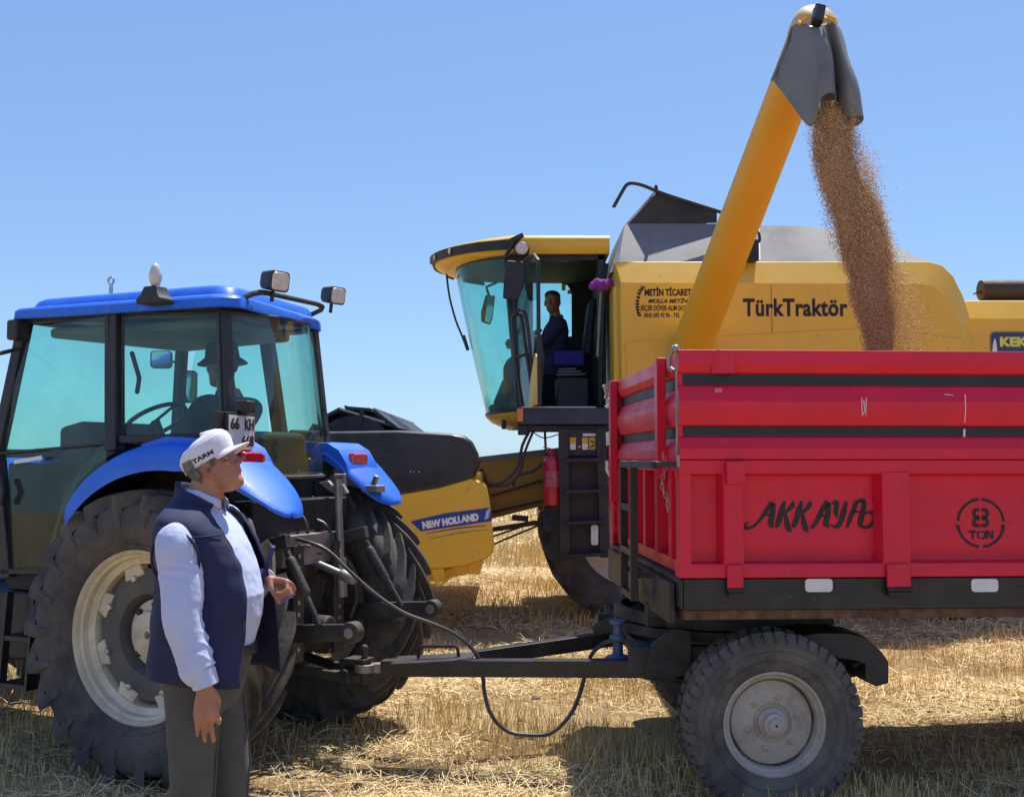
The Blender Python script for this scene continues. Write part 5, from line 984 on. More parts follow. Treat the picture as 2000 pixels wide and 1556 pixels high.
    lettering('TürkTraktör', .2, (a.x, -.001, a.z), (1, 0, 0), (0, 0, 1), M_['ink'], body, .006, spacing=1.06, fit=(b_.x - a.x, b_.z - a.z))
    for t, x0, x1, yb, yt, of, sh in (('METİN TİCARET', 1259, 1350, 578, 560, .004, 0), ('MOLLA METİN', 1266, 1344, 592, 581, .003, .3), ('BİÇER DÖVER ALIM SATIM', 1252, 1346, 609, 593, .0015, 0), ('0542 693 92 96 - TEL', 1258, 1328, 620, 611, .0015, 0)):
        a, b_ = on(x0, yb, 'y', 0), on(x1, yt, 'y', 0); lettering(t, .1, (a.x, -.001, a.z), (1, 0, 0), (0, 0, 1), M_['ink'], body, of, fit=(b_.x - a.x, b_.z - a.z), shear=sh)
    ea = MB()
    st = [(1249, 618), (1245, 605), (1245, 590), (1249, 572), (1256, 563)]
    for (p0, p1) in zip(st, st[1:]): ribbon(ea, [(on(*p0, 'y', 0).x, on(*p0, 'y', 0).z), (on(*p1, 'y', 0).x, on(*p1, 'y', 0).z)], [.008, .008], (0, -.001, 0), (1, 0, 0), (0, 0, 1), z=.002, sub=1)
    for k in range(11):
        t = k/10*3.99; i = int(t); px = st[i][0]*(1 - t + i) + st[i+1][0]*(t - i); py = st[i][1]*(1 - t + i) + st[i+1][1]*(t - i)
        for dx, dy in ((-4, -5), (4, -4)): p0, p1 = on(px, py, 'y', 0), on(px + dx, py + dy, 'y', 0); m_ = (p0 + p1)/2; ribbon(ea, [(p0.x, p0.z), (m_.x, m_.z), (p1.x, p1.z)], [.004, .018, .003], (0, -.001, 0), (1, 0, 0), (0, 0, 1), z=.002, sub=2)
    ea.build('wheat_ear_emblem', M_['ink'], body)
    # ---- header with reel, feeder house
    yh = -.90
    fh = MB(); fh.prism([on(925, 900, 'y', .85), on(1070, 886, 'y', .85), on(1215, 880, 'y', .85), on(1215, 970, 'y', .85), on(1066, 986, 'y', .85), on(955, 1014, 'y', .85)], (0, 1.1, 0)); feed = fh.build('feeder_house', mat('shade_darkened_yellow_paint', (.50, .24, .02), .5, dirt=(.22, .15, .08), dirt_amt=.6), rt, bev=.01)  # darker copy of the body yellow, shade mixed into the colour
    ft = MB(); ft.prism([on(925, 893, 'y', .84), on(1100, 873, 'y', .84), on(1100, 885, 'y', .84), on(925, 903, 'y', .84)], (0, 1.12, 0)); ft.build('feeder_top', M_['greyp'], feed)
    fb = MB(); fb.bar(on(960, 968, 'y', .83), on(1070, 935, 'y', .83), .02, .03, (0, 1, 0)); fb.bar(on(960, 1000, 'y', .83), on(1070, 975, 'y', .83), .02, .02, (0, 1, 0)); fb.build('feeder_rib', M_['dark'], feed)
    hb = MB(); hb.box((-.42, yh + .1, .60), (-.30, 3.7, 1.55)); hb.prism([(-.42, yh + .1, .60), (-1.3, yh + .1, .42), (-1.3, yh + .1, .47), (-.42, yh + .1, .70)], (0, 4.5, 0)); hb.tube([(-.78, yh + .12, .86), (-.78, 3.65, .86)], .27, 24); header = hb.build('header', Y_, rt, bev=.006)
    sh = [on(px, py, 'y', yh) for px, py in ((690, 988), (770, 962), (850, 946), (915, 930), (940, 941), (950, 948), (955, 975), (962, 1035), (965, 1065), (961, 1082), (948, 1092), (905, 1106), (850, 1112), (826, 1112), (800, 1092), (740, 1070), (695, 1040))]
    s_ = MB(); s_.prism(sh, (0, .14, 0)); shield = s_.build('end_shield', Y_, header, bev=.03, seg=4)
    cv = [on(px, py, 'y', yh - .01) for px, py in ((560, 838), (650, 842), (780, 840), (880, 846), (908, 851), (922, 862), (934, 886), (937, 905), (928, 930), (915, 941), (858, 957), (770, 972), (690, 986), (560, 1000))]
    c_ = MB(); c_.prism(cv, (0, .22, 0)); c_.build('end_cover', mat('black_reel_cover', (.016, .014, .014), .4, var=.2, dirt=(.1, .085, .07), dirt_amt=.3, coat=.2), header, bev=.045, seg=4)
    ct = MB(); 
    for px in (802, 809, 819): q = on(px, 921, 'y', yh - .02); ct.ball(q, .008, 8, 5)
    ct.build('cover_rivets', M_['zinc'], header)
    bk = MB(); bk.prism([on(842, 1112, 'y', yh + .02), on(866, 1110, 'y', yh + .02), on(872, 1132, 'y', yh + .02), on(850, 1140, 'y', yh + .02)], (0, .08, 0)); bk.tube([on(828, 1136, 'y', yh), on(858, 1144, 'y', yh), on(884, 1124, 'y', yh)], .012, 6); bk.build('skid_bracket', Y_, header, bev=.004)
    # logo band
    bd = [on(px, py, 'y', yh - .0) for px, py in ((802, 1018), (870, 1002), (958, 991), (961, 1017), (900, 1026), (822, 1037))]
    b_ = MB(); b_.prism([p + Vector((0, -.003, 0)) for p in bd], (0, -.002, 0)); band = b_.build('logo_band', M_['bluel'], shield)
    a = on(826, 1033, 'y', yh); e = on(936, 1016, 'y', yh); rt_ = Vector((e.x - a.x, 0, e.z - a.z)); up_ = Vector((-rt_.z, 0, rt_.x)); hgt = .072
    lettering('NEW HOLLAND', .1, Vector((a.x, yh - .0055, a.z)), rt_, up_, M_['whitep'], shield, .008, fit=(rt_.length, hgt))
    tl = MB()
    for (p0, p1, w) in (((832, 1042), (950, 1026), .012), ((840, 1052), (952, 1034), .006)): 
        u0, u1 = on(*p0, 'y', yh), on(*p1, 'y', yh); mm = (u0 + u1)/2 + Vector((0, 0, .012)); ribbon(tl, [(u0.x, u0.z), (mm.x, mm.z), (u1.x, u1.z)], [w*.4, w, w*.6], (0, yh - .001, 0), (1, 0, 0), (0, 0, 1), z=.002, sub=4)
    tl.build('logo_stripe', M_['bluel'], shield)
    lf = MB()
    for k in range(4): u = on(950 + 1.2*k, 1012 - 5*k, 'y', yh); ribbon(lf, [(u.x - .02, u.z - .012), (u.x, u.z + .004), (u.x + .028, u.z + .022)], [.003, .014, .003], (0, yh - .005, 0), (1, 0, 0), (0, 0, 1), z=.002, sub=3)
    lf.build('leaf_emblem', M_['whitep'], shield)
    # reel: slats along the header between end spiders
    rc = on(690, 850, 'y', -.6); R_ = .50; rl = MB(); 
    for k in range(11):
        a = R(360/11*k + 20); p = Vector((rc.x + R_*math.cos(a), -.62, rc.z - .24 + R_*math.sin(a)))
        rl.bar(p, p + Vector((0, 4.2, 0)), .03, .24, (-math.sin(a), 0, math.cos(a))); 
    reel = rl.build('reel', M_['black'], header)
    for k in range(11):
        a = R(360/11*k + 20 + 16); p = Vector((rc.x + R_*math.cos(a), -.62, rc.z - .24 + R_*math.sin(a))); tn = MB()
        tn.bar(p + Vector((.02, 0, .03)), p + Vector((.02, 4.2, .03)), .02, .015); tn.build('reel_bar', M_['steel'], reel)
    rx = MB(); c = Vector((rc.x, -.60, rc.z - .24)); rx.tube([c, c + Vector((0, 4.2, 0))], .43, 28)
    for yy in (0, 2.1, 4.15):
        for k in range(6): a = R(60*k + 20); rx.bar(c + Vector((0, yy, 0)), c + Vector((R_*math.cos(a), yy, R_*math.sin(a))), .03, .04)
    rx.build('reel_spider', M_['black'], reel)
    # hoses and links between platform and header
    h = MB()
    for L, r_ in ((((1038, 835), (1020, 870), (1012, 910), (985, 940), (955, 945), (944, 925), (940, 915)), .016), (((1044, 836), (1026, 880), (1016, 920), (990, 947), (950, 950)), .014), (((1064, 838), (1066, 880), (1067, 895)), .013), (((1060, 905), (1040, 920), (1010, 930), (1003, 950)), .015), (((1036, 838), (1050, 850), (1066, 855), (1090, 848)), .006)):
        h.tube(smooth([on(px, py, 'y', .25) for px, py in L], 3), r_, 6)
    h.build('hydraulic_line', M_['hose'], rt)
    lk = MB()
    for p0, p1, w in (((960, 1034), (1075, 1016), .05), ((960, 1048), (1050, 1018), .02), ((965, 1062), (1060, 1022), .02)): lk.bar(on(*p0, 'y', .5), on(*p1, 'y', .5), w, w)
    lk.bar(on(1000, 1010, 'y', .5), on(1032, 1013, 'y', .5), .05, .06); lk.build('header_linkage', mat('rusty_linkage_metal', (.07, .035, .025), .7, dirt=(.2, .16, .1)), rt)
    return rt
combine = build_combine()

# ---- things hanging on the combine
def extinguisher(px, py, Y, rx, label):
    c = CF.at(px, py, Y); f = Frame((c.x, c.y + 11.0, c.z), 0)
    t = thing('fire_extinguisher', f, label, 'fire extinguisher', 'fire extinguishers hung beside the combine ladder')
    b = MB(); b.lathe([(.02, -.27), (.08, -.265), (.088, -.25), (.088, .16), (.08, .20), (.055, .235), (.028, .25), (.026, .27), (.005, .275)], (0, 0, 0), 'z', 24); b.build('cylinder', mat('red_extinguisher_paint', (.55, .015, .04), .35, coat=.4), t)
    l = MB(); l.grid([[(.0892*math.sin(a), -.0892*math.cos(a), z) for a in np.linspace(-.9, .9, 9)] for z in (-.08, .08)], thick=(0, -.001, 0)); l.build('label_band', mat('pale_extinguisher_label', (.42, .10, .12), .5, var=.5, vscale=30), t)
    h = MB(); h.tube([(0, 0, .26), (0, 0, .31)], .018, 8); h.bar((.02, 0, .30), (-.09, 0, .325), .02, .012); h.bar((.02, 0, .285), (-.06, 0, .275), .02, .01); h.build('handle', M_['redl'], t)
    n = MB(); n.tube([(.02, -.01, .29), (.07, -.02, .29), (.105, -.02, .22), (.10, -.03, .0), (.095, -.03, -.1)], .011, 6); n.build('nozzle_hose', M_['hose'], t)
    k = MB(); k.box((-.05, .085, -.1), (.05, .12, .1)); k.build('wall_bracket', M_['black'], t)
extinguisher(1078, 935, 10.98, 0, 'red fire extinguisher hanging left of the combine ladder, in full view')
extinguisher(1193, 935, 10.98, 0, 'red fire extinguisher behind the front corner of the trailer, half hidden')
c = CF.at(1178, 558, 11.3)
t = thing('duster', Frame((c.x, c.y + 11, c.z), 0), 'purple fluffy duster on a long pole beside the combine cab door', 'duster')
b = MB(); b.tube(smooth([(-.12, 0, -.01), (-.06, 0, .02), (0, 0, .0), (.06, 0, .03), (.11, 0, .03)], 4), [.03 + .035*math.sin(math.pi*min(1, (k + 1)/16)) + .008*math.sin(k*2.1) for k in range(17)], 14, 'round'); b.build('duster_head', M_['purple'], t)
b = MB(); b.tube([(-.02, .03, -.02), (-.06, .05, -.75)], .014, 8); b.build('pole', M_['steel'], t)

# ================================================================== PEOPLE
def interp(tab, z):
    """piecewise smooth lookup in a table [(z, a, b, ...)] sorted by z"""
    if z <= tab[0][0]: return tab[0][1:]
    for p, q in zip(tab, tab[1:]):
        if z <= q[0]:
            t = (z - p[0]) / (q[0] - p[0]); t = t*t*(3 - 2*t)*.5 + t*.5
            return tuple(a + (b - a)*t for a, b in zip(p[1:], q[1:]))
    return tab[-1][1:]
#           z     front   back   half width   squareness of the front
HEAD = [(-.120, .066, .030, .012), (-.112, .086, .005, .030), (-.098, .095, -.020, .042), (-.082, .094, -.040, .050), (-.070, .091, -.052, .056), (-.058, .0955, -.060, .060), (-.048, .0915, -.066, .063), (-.038, .0955, -.070, .065),
        (-.026, .092, -.076, .0675), (-.010, .091, -.084, .070), (.008, .089, -.091, .0725), (.020, .088, -.095, .074), (.032, .0975, -.098, .075), (.045, .099, -.100, .0755), (.065, .096, -.099, .075), (.085, .085, -.092, .070), (.102, .064, -.076, .058), (.115, .036, -.05, .038), (.122, .01, -.02, .012)]
def head_ring(z, n=36, grow=0.0, sq=.9):
    f, b, w = interp(HEAD, z); f += grow; b -= grow; w += grow; c = (f*.36 + b*.64) if z > -.06 else (f*.5 + b*.5); out = []
    for k in range(n):
        a = 2*math.pi*k/n; ca, sa = math.cos(a), math.sin(a)
        x = c + (f - c)*math.copysign(abs(ca)**sq, ca) if ca > 0 else c + (c - b)*math.copysign(abs(ca)**.95, ca)
        out.append(Vector((x, w*math.copysign(abs(sa)**.92, sa), z)))
    return out
def add_head(mb, M):
    h = MB(); h.loft([head_ring(z) for z in np.linspace(-.120, .122, 44)])
    # nose, with wings
    h.loft([[Vector((x, y, z)) for x, y in ((xr, -w), (xt - .004, -w*.55), (xt, 0), (xt - .004, w*.55), (xr, w))] for z, xr, xt, w in ((.026, .078, .098, .008), (.010, .076, .104, .009), (-.004, .076, .112, .011), (-.016, .076, .120, .014), (-.023, .077, .121, .016), (-.030, .080, .112, .015), (-.033, .082, .098, .010))])
    for sd in (-1, 1):
        h.ball((.099, sd*.012, -.024), (.011, .008, .008), 10, 6)
        # ear: rim and lobe
        e = [Vector((-.006 + .015*math.cos(a) - .005*math.sin(a), sd*(.074 + .007 + .004*math.cos(a + 2.6)), -.006 + .027*math.sin(a))) for a in (2*math.pi*k/16 for k in range(17))]
        h.tube(e, [.0062]*17, 8); h.loft([[Vector((-.008 + rx*math.cos(a), sd*yy, -.004 + rz*math.sin(a))) for a in (2*math.pi*k/14 for k in range(14))] for yy, rx, rz in ((.060, .014, .024), (.078, .016, .028))])
        h.ball((-.004, sd*.079, -.034), (.010, .006, .010), 8, 6)
        h.ball((.066, sd*.034, .030), (.024, .026, .008), 10, 6)        # brow ridge
        h.ball((.064, sd*.045, -.012), (.022, .020, .018), 10, 6)       # cheek
    h.tube([Vector((.090, -.022, -.0535)), Vector((.098, 0, -.0545)), Vector((.090, .022, -.0535))], [.004, .0072, .004], 8, 'round')
    h.tube([Vector((.090, -.022, -.0435)), Vector((.099, 0, -.0425)), Vector((.090, .022, -.0435))], [.003, .0056, .003], 8, 'round')
    h.xf(M); mb.add(h.v, h.f)
def add_hand(mb, M, curl, spread=.0, thumb=.5):
    """right-hand frame: x along the fingers, y from little finger to index (+y = index side), z = back of the hand. curl: four values (index..little)"""
    h = MB()
    h.loft([[Vector((x, yc + w*math.cos(a), zc + t*math.sin(a))) for a in (2*math.pi*k/16 for k in range(16))] for x, w, t, yc, zc in ((-.035, .026, .020, 0, 0), (.0, .029, .019, 0, 0), (.03, .038, .0175, 0, 0), (.065, .043, .0155, 0, .002), (.088, .042, .013, 0, .002), (.096, .038, .009, 0, .001))])
    for i, (y, ln, r) in enumerate(((.031, .080, .0090), (.0105, .090, .0093), (-.0105, .083, .0088), (-.030, .065, .0076))):
        p = Vector((.084 - abs(y - .01)*.12, y, .002)); a = 0; pts = [p - Vector((.02, 0, 0)), p]; sp = spread*(y/.03)
        for fr, q in ((.45, .85), (.31, 1.1), (.24, .7)):
            a += curl[i]*q; p = p + Vector((math.cos(a)*math.cos(sp), math.sin(sp)*math.cos(a), -math.sin(a)))*ln*fr; pts.append(p)
        h.tube(pts, [r*1.05, r*1.05, r*1.02, r*.94, r*.80], 10, 'round')
        h.ball(pts[1] + Vector((0, 0, .004)), (r*1.05, r*.95, r*.8), 8, 6)
    p = Vector((.012, .030, -.004)); d1 = Vector((.62, .60 - .5*thumb, -.25 - .5*thumb)).normalized(); d2 = Vector((.86, .30 - .65*thumb, -.30 - .3*thumb)).normalized()
    pts = [p - Vector((.02, .012, 0)), p, p + d1*.040, p + d1*.040 + d2*.034, p + d1*.040 + d2*.060]
    h.tube(pts, [.013, .0145, .0118, .0108, .0088], 10, 'round')
    h.xf(M); mb.add(h.v, h.f); return [M @ q for q in pts]
def frame_from(p, xdir, zdir):
    x = Vector(xdir).normalized(); z = Vector(zdir); z = (z - x*z.dot(x)).normalized(); y = z.cross(x)
    return Matrix(((x.x, y.x, z.x, p[0]), (x.y, y.y, z.y, p[1]), (x.z, y.z, z.z, p[2]), (0, 0, 0, 1)))
def ell(c, rx, ry, n=28, p=2.0, tilt=0.0):
    out = []
    for k in range(n):
        a = 2*math.pi*k/n; ca, sa = math.cos(a), math.sin(a); e = 2/p
        x, y = rx*math.copysign(abs(ca)**e, ca), ry*math.copysign(abs(sa)**e, sa); out.append(Vector((c[0] + x, c[1] + y, c[2] + tilt*x)))
    return out
TORSO = [(.86, .0, .125, .165), (.93, .0, .150, .178), (1.02, .012, .168, .182), (1.12, .030, .180, .184), (1.20, .034, .182, .186), (1.29, .022, .168, .192), (1.37, .006, .148, .200), (1.43, -.010, .125, .202), (1.475, -.022, .098, .182), (1.51, -.028, .075, .130), (1.545, -.028, .062, .080), (1.58, -.022, .056, .060)]
def fold_modifiers(o, voxel, smooth_it=4, disp=.008, size=.10, name='folds', tex='CLOUDS'):
    r = o.modifiers.new('remesh', 'REMESH'); r.mode = 'VOXEL'; r.voxel_size = voxel; r.use_smooth_shade = True
    if smooth_it: q = o.modifiers.new('smooth', 'SMOOTH'); q.factor = .5; q.iterations = smooth_it
    if disp:
        t = bpy.data.textures.new(name, tex); t.noise_scale = size
        if tex == 'CLOUDS': t.noise_depth = 1
        d = o.modifiers.new('folds', 'DISPLACE'); d.texture = t; d.strength = disp; d.mid_level = .5; d.texture_coords = 'LOCAL'
def wrinkled(pts, rs, seed, amp=.06, freq=55, n=20, flat=1.0, start=0.0):
    """a sleeve or trouser leg: dense tube whose radius carries slanting creases"""
    SB = 16; P = smooth(pts, SB); m = len(P); L = [0]
    for a, b in zip(P, P[1:]): L.append(L[-1] + (b - a).length)
    R0 = [rs[min(i//SB, len(rs)-2)]*(1 - (i % SB)/SB) + rs[min(i//SB + 1, len(rs)-1)]*((i % SB)/SB) for i in range(m)]; R0[-1] = rs[-1]
    mb = MB(); mb.tube(P, R0, n, flat=flat); 
    for i in range(m):
        am = amp * min(1, max(0, (L[i]/L[-1] - start)/max(.05, .5 - start)))
        for k in range(n):
            v = Vector(mb.v[i*n + k]); d = v - P[i]; a = 2*math.pi*k/n
            q = (1 - abs(math.sin(.5*(freq*L[i] + 3.6*math.sin(a + seed) + seed + 5.0*mnoise.noise(v*7)))))**2; mk = min(1.3, max(0, .28 + 2.0*mnoise.noise(v*8.5 + Vector((seed, 4, 1))))); w = (1.9*q - .45) * mk + .55*mnoise.noise(v*10 + Vector((seed, 0, 0)))
            mb.v[i*n + k] = tuple(P[i] + d*(1 + am*w))
    return mb

def standing_man():
    org = at(420, 1300, 3.90); fr = Frame((-1.10, 3.90, 0), -R(9))
    t = thing('person', fr, 'older man in navy vest, white cap and grey trousers watching the grain pour', 'person')
    # joints: x ahead of him, y to his left (away from us), z up
    shR, elR, wrR = Vector((-.010, -.200, 1.395)), Vector((.040, -.252, 1.150)), Vector((.112, -.244, .940))
    shL, elL, wrL = Vector((-.03, .205, 1.435)), Vector((.02, .262, 1.20)), Vector((.155, .150, 1.232))
    HM = Matrix.Translation((.020, 0, 1.652)) @ Matrix.Rotation(R(9), 4, 'Z') @ Matrix.Rotation(-R(23), 4, 'Y') @ Matrix.Diagonal((.89, .89, .89, 1))
    body = MB()
    body.loft([ell((c - .012, 0, z), rx*(.78 if z < 1.5 else .92), ry*(.84 if z < 1.5 else .92), p=2.3) for z, c, rx, ry in TORSO])
    body.tube([Vector((-.026, 0, 1.50)), Vector((-.012, 0, 1.55)), Vector((.006, 0, 1.60)), Vector((.012, 0, 1.63))], [.074, .064, .060, .060], 24)
    add_head(body, HM)
    for sh, el, wr in ((shR, elR, wrR), (shL, elL, wrL)): body.tube([sh, sh.lerp(el, .5), el, el.lerp(wr, .45), wr], [.058, .052, .043, .041, .029], 16, 'round')
    HR = frame_from(wrR + Vector((.004, -.004, -.035)), (.10, -.02, -1), (.30, -.95, .1)); add_hand(body, HR, (.85, .22, .16, .20), .10, .9)
    HL = frame_from(wrL + Vector((.034, -.008, .0)), (.95, -.22, -.18), (.15, .55, .85)); 
    HL = HL @ Matrix.Diagonal((1, -1, 1, 1)); ptl = add_hand(body, HL, (1.15, 1.2, 1.25, 1.3), .0, 1.25)
    hips = ((.0, -.092), (.045, .092)); 
    for x, y in hips: body.tube([Vector((0, y, .93)), Vector((x + .01, y*1.05, .50)), Vector((x - .015, y*1.08, .10))], [.080, .054, .040], 16); body.tube([Vector((x - .015, y*1.08, .12)), Vector((x - .02, y*1.1, .045)), Vector((x + .09, y*1.1, .032))], [.036, .030, .020], 12, 'round')
    bo = body.build('body', M_['skin'], t); fold_modifiers(bo, .0042, 3, 0)
    # eyes, mouth line
    for sd in (-1, 1):
        e = MB(); e.ball((.0690, sd*.033, .010), (.012, .0125, .0065), 12, 8); eo = e.xf(HM).build('eye', M_['eye'], t); i_ = MB(); i_.ball((.0795, sd*.0335, .010), (.0028, .0055, .0050), 10, 6); i_.xf(HM).build('iris', M_['iris'], eo)
        b = MB(); b.tube([(.099, sd*.014, .034), (.102, sd*.030, .040), (.086, sd*.054, .034)], [.0035, .005, .0025], 6); b.xf(HM).build('eyebrow', M_['hair'], t)
    ml = MB(); ml.tube([(.0915, -.023, -.0485), (.0995, -.008, -.0485), (.1005, 0, -.0485), (.0995, .008, -.0485), (.0915, .023, -.0485)], .0022, 6); ml.xf(HM).build('mouth_line', M_['lip'], t)
    ec = MB(); ec.ball((.004, -.0875, -.010), (.0075, .002, .010), 8, 5); ec.xf(HM).build('ear_hollow_shade', mat('ear_shadow_skin', (.16, .06, .04), .7), t)  # dark patch on the ear, the shade of its hollow put into the colour
    # hair at the back and temples below the cap
    hr = MB(); rows = []
    for z in np.linspace(-.078, .055, 14):
        ring = head_ring(float(z), 48, .0050 + .0015*math.sin(z*90)); row = []
        for k in range(48):
            a = (2*math.pi*k/48); lim = 1.75 if z > -.005 else (1.75 + (-.005 - z)*7)
            if lim <= a <= 2*math.pi - lim: row.append(ring[k])
        rows.append(row)
    nmin = min(len(r_) for r_ in rows)
    def resample(r_, n): return [r_[int(i*(len(r_)-1)/(n-1))].lerp(r_[min(int(i*(len(r_)-1)/(n-1)) + 1, len(r_)-1)], (i*(len(r_)-1)/(n-1)) % 1) for i in range(n)]
    hr.grid([resample(r_, 30) for r_ in rows]); ho = hr.xf(HM).build('hair', M_['hair'], t, ang=80); md = ho.modifiers.new('th', 'SOLIDIFY'); md.thickness = .008; md.offset = -1
    for sd in (-1, 1): sb = MB(); sb.loft([[Vector((x + a, sd*(.0725 + b), z)) for a, b in ((-.010, -.002), (0, .0015), (.010, .001), (.013, -.004), (-.008, -.006))] for x, z in ((.024, .045), (.022, .025), (.020, .008), (.017, -.002))]); sb.xf(HM).build('sideburn', M_['hair'], t)
    # cap
    CAP = [(.0, .110, .110, .0835), (.022, .113, .116, .087), (.045, .114, .117, .087), (.070, .110, .111, .083), (.092, .096, .095, .071), (.108, .070, .066, .051), (.116, .038, .030, .026), (.119, .006, .002, .004)]
    def cap_pt(a, z, g=0.0):
        f, b, w = interp(CAP, z); ca, sa = math.cos(a), math.sin(a); base = .032 + .014*ca          # band sits a little lower at the back
        x = (f + g)*ca if ca > 0 else (b + g)*ca
        return Vector((x - .004, (w + g)*sa, z + base*(1 - z/.2) + (.012*ca if z > .05 else .0) + .0015*math.sin(6*a)*min(1, z/.06)))
    cr = MB(); n = 60; cr.loft([[cap_pt(2*math.pi*k/n, z) for k in range(n)] for z in np.linspace(-.012, .119, 24)], cap=False); cap_o = cr.xf(HM).build('cap', M_['cap'], t, ang=80)
    md = cap_o.modifiers.new('th', 'SOLIDIFY'); md.thickness = .003; md.offset = -1
    br = MB(); rows = []
    for j in range(9):
        u = j/8; row = []
        for k in range(25):
            a = -1.18 + 2.36*k/24; p = cap_pt(a, -.008); w = math.cos(a*.80)
            ext = .066*u*max(0, math.cos(a*1.27))**.55; row.append(Vector((p.x + ext*(.55 + .45*math.cos(a)), p.y*(1 + .03*u), p.z + .004 - .11*ext - .022*(abs(p.y)/.085)**2*(u**.7) )))
        rows.append(row)
    br.grid(rows, thick=(0, 0, .004)); br.xf(HM).build('cap_brim', M_['cap'], cap_o, ang=70)
    bt = MB(); bt.ball((.004, 0, .1445), (.007, .007, .003), 12, 6); bt.xf(HM).build('cap_button', M_['cap'], cap_o)
    def warp(c):        # text on the right side of the crown; x of the text runs to his front
        a0 = -math.pi/2 - .02; a = a0 + (c.x - .036)/.098; return HM @ cap_pt(a, .006 + c.y, .0014 + c.z)
    lettering('TARM', .030, (0, 0, 0), (1, 0, 0), (0, 0, 1), M_['ink'], cap_o, .0012, warp=warp, fit=(.080, .021), depth=.0006)
    # shirt: torso and creased sleeves as one cloth surface
    sh = MB(); sh.loft([ell((c - .012, 0, z), rx*.95 + .004, ry + .004, 32, 2.3) for z, c, rx, ry in TORSO if .95 < z < 1.53])
    for seed, (a, b, c) in ((1.3, (shR, elR, wrR)), (2.9, (shL, elL, wrL))):
        w = wrinkled([Vector((a.x, a.y*.50, a.z + .012)), a + Vector((0, a.y*.06, .006)), a.lerp(b, .35), a.lerp(b, .70), b + Vector((-.008, 0, 0)), b.lerp(c, .45) + Vector((-.006, 0, -.006)), b.lerp(c, .80) + Vector((-.008, 0, -.006)), c.lerp(b, .06)], [.056, .070, .075, .070, .065, .061, .060, .043], seed, .080, 150, 40, start=.25); sh.add(w.v, w.f)
    so_ = sh.build('shirt', M_['shirt'], t); fold_modifiers(so_, .0034, 1, .005, .05, 'shirt_folds')
    for c, b in ((wrR, elR), (wrL, elL)):
        d = (c - b).normalized(); cf = MB(); cf.tube([c - d*.040, c - d*.02, c + d*.018], [.047, .046, .044], 26); q = cf.build('cuff', M_['shirt'], so_); md = q.modifiers.new('bev', 'BEVEL'); md.width = .004
    # collar of the shirt
    co = MB(); rows = []
    for k in range(25):
        a = .42 + (2*math.pi - .84)*k/24; ca, sa = math.cos(a), math.sin(a)
        p0 = Vector((-.012 + .074*ca, .070*sa, 1.515 - .030*max(0, ca))); p1 = Vector((-.008 + .072*ca, .068*sa, 1.572 - .028*max(0, ca) - .006*ca)); p2 = Vector((-.012 + .088*ca, .083*sa, 1.545 - .048*max(0, ca)**1.5)); rows.append([p0, p1, p1.lerp(p2, .4) + Vector((.004*ca, .004*sa, .004)), p2])
    co.grid(rows); q = co.build('collar', M_['shirt'], so_, ang=80); md = q.modifiers.new('th', 'SOLIDIFY'); md.thickness = .003
    # trousers
    tr = MB(); tr.loft([ell((c, 0, z), rx, ry, 32, 2.3) for z, c, rx, ry in ((.80, .008, .098, .155), (.88, .010, .120, .165), (.95, .012, .138, .172), (1.01, .014, .152, .178))])
    for (x, y), sd in zip(hips, (4.1, 5.7)):
        w = wrinkled([Vector((-.004, y, .92)), Vector((x*.5 + .004, y*1.03, .70)), Vector((x + .006, y*1.05, .50)), Vector((x - .006, y*1.07, .28)), Vector((x - .012, y*1.08, .07))], [.104, .090, .075, .068, .072], sd, .035, 22, 26); tr.add(w.v, w.f)
    to = tr.build('trousers', M_['trousers'], t); fold_modifiers(to, .007, 3, .008, .16, 'trouser_folds')
    for (x, y) in hips:      # pressed crease down each leg
        cr_ = MB(); cr_.tube([(x*.3 + .098, y*1.0, .84), (x + .091, y*1.04, .60), (x + .080, y*1.05, .42), (x + .068, y*1.07, .10)], .004, 6); cr_.build('leg_crease', M_['trousers'], to)
    be = MB(); be.loft([ell((.014, 0, z), .160, .184, 36, 2.3) for z in (.985, 1.02)]); be.build('belt', M_['shoe'], to)
    for (x, y) in hips: s_ = MB(); s_.loft([[Vector((x - .02 + dx + a, y*1.1 + b, z)) for a, b in ((c_*l, s2*w) for c_, s2 in ((math.cos(q), math.sin(q)) for q in (2*math.pi*i/20 for i in range(20))))] for z, dx, l, w in ((.004, .03, .148, .052), (.03, .03, .148, .053), (.06, .01, .118, .047), (.10, -.03, .06, .043), (.125, -.04, .05, .042))]); s_.build('shoe', M_['shoe'], t, ang=60)
    # vest: open in front, flaring to the hem
    VT = [(.915, .024, .210, .225, 34), (.97, .024, .212, .222, 33), (1.08, .030, .212, .214, 31), (1.20, .032, .208, .212, 30), (1.30, .020, .190, .214, 28), (1.37, .004, .168, .230, 26), (1.425, -.010, .146, .248, 25), (1.465, -.020, .124, .242, 26), (1.495, -.026, .103, .200, 29), (1.512, -.028, .094, .150, 31), (1.53, -.028, .088, .112, 34), (1.555, -.022, .086, .092, 38), (1.60, -.016, .092, .090, 42)]
    rows = []
    for z in np.linspace(.915, 1.60, 44):
        c, rx, ry, op = interp(VT, float(z)); row = []
        for k in range(61):
            a = R(op) + (2*math.pi - 2*R(op))*k/60; ca, sa = math.cos(a), math.sin(a); e = 2/2.35
            x, y = rx*math.copysign(abs(ca)**e, ca), ry*math.copysign(abs(sa)**e, sa); low = max(0, (1.25 - z)/.34)
            g = 1 + low*(.025*math.sin(5*a + 1) + .02*math.sin(9*a + 2*z)); far = max(0, math.sin(a))*max(0, ca + .2)
            row.append(Vector((c - .002 + x*.94*g + .075*low*far, y*g*(1 - .10*low*far), z + .018*ca*low*(-1 if z < .95 else 0) - .62*max(0, z - 1.50)*(1 + ca)*.75)))
        rows.append(row)
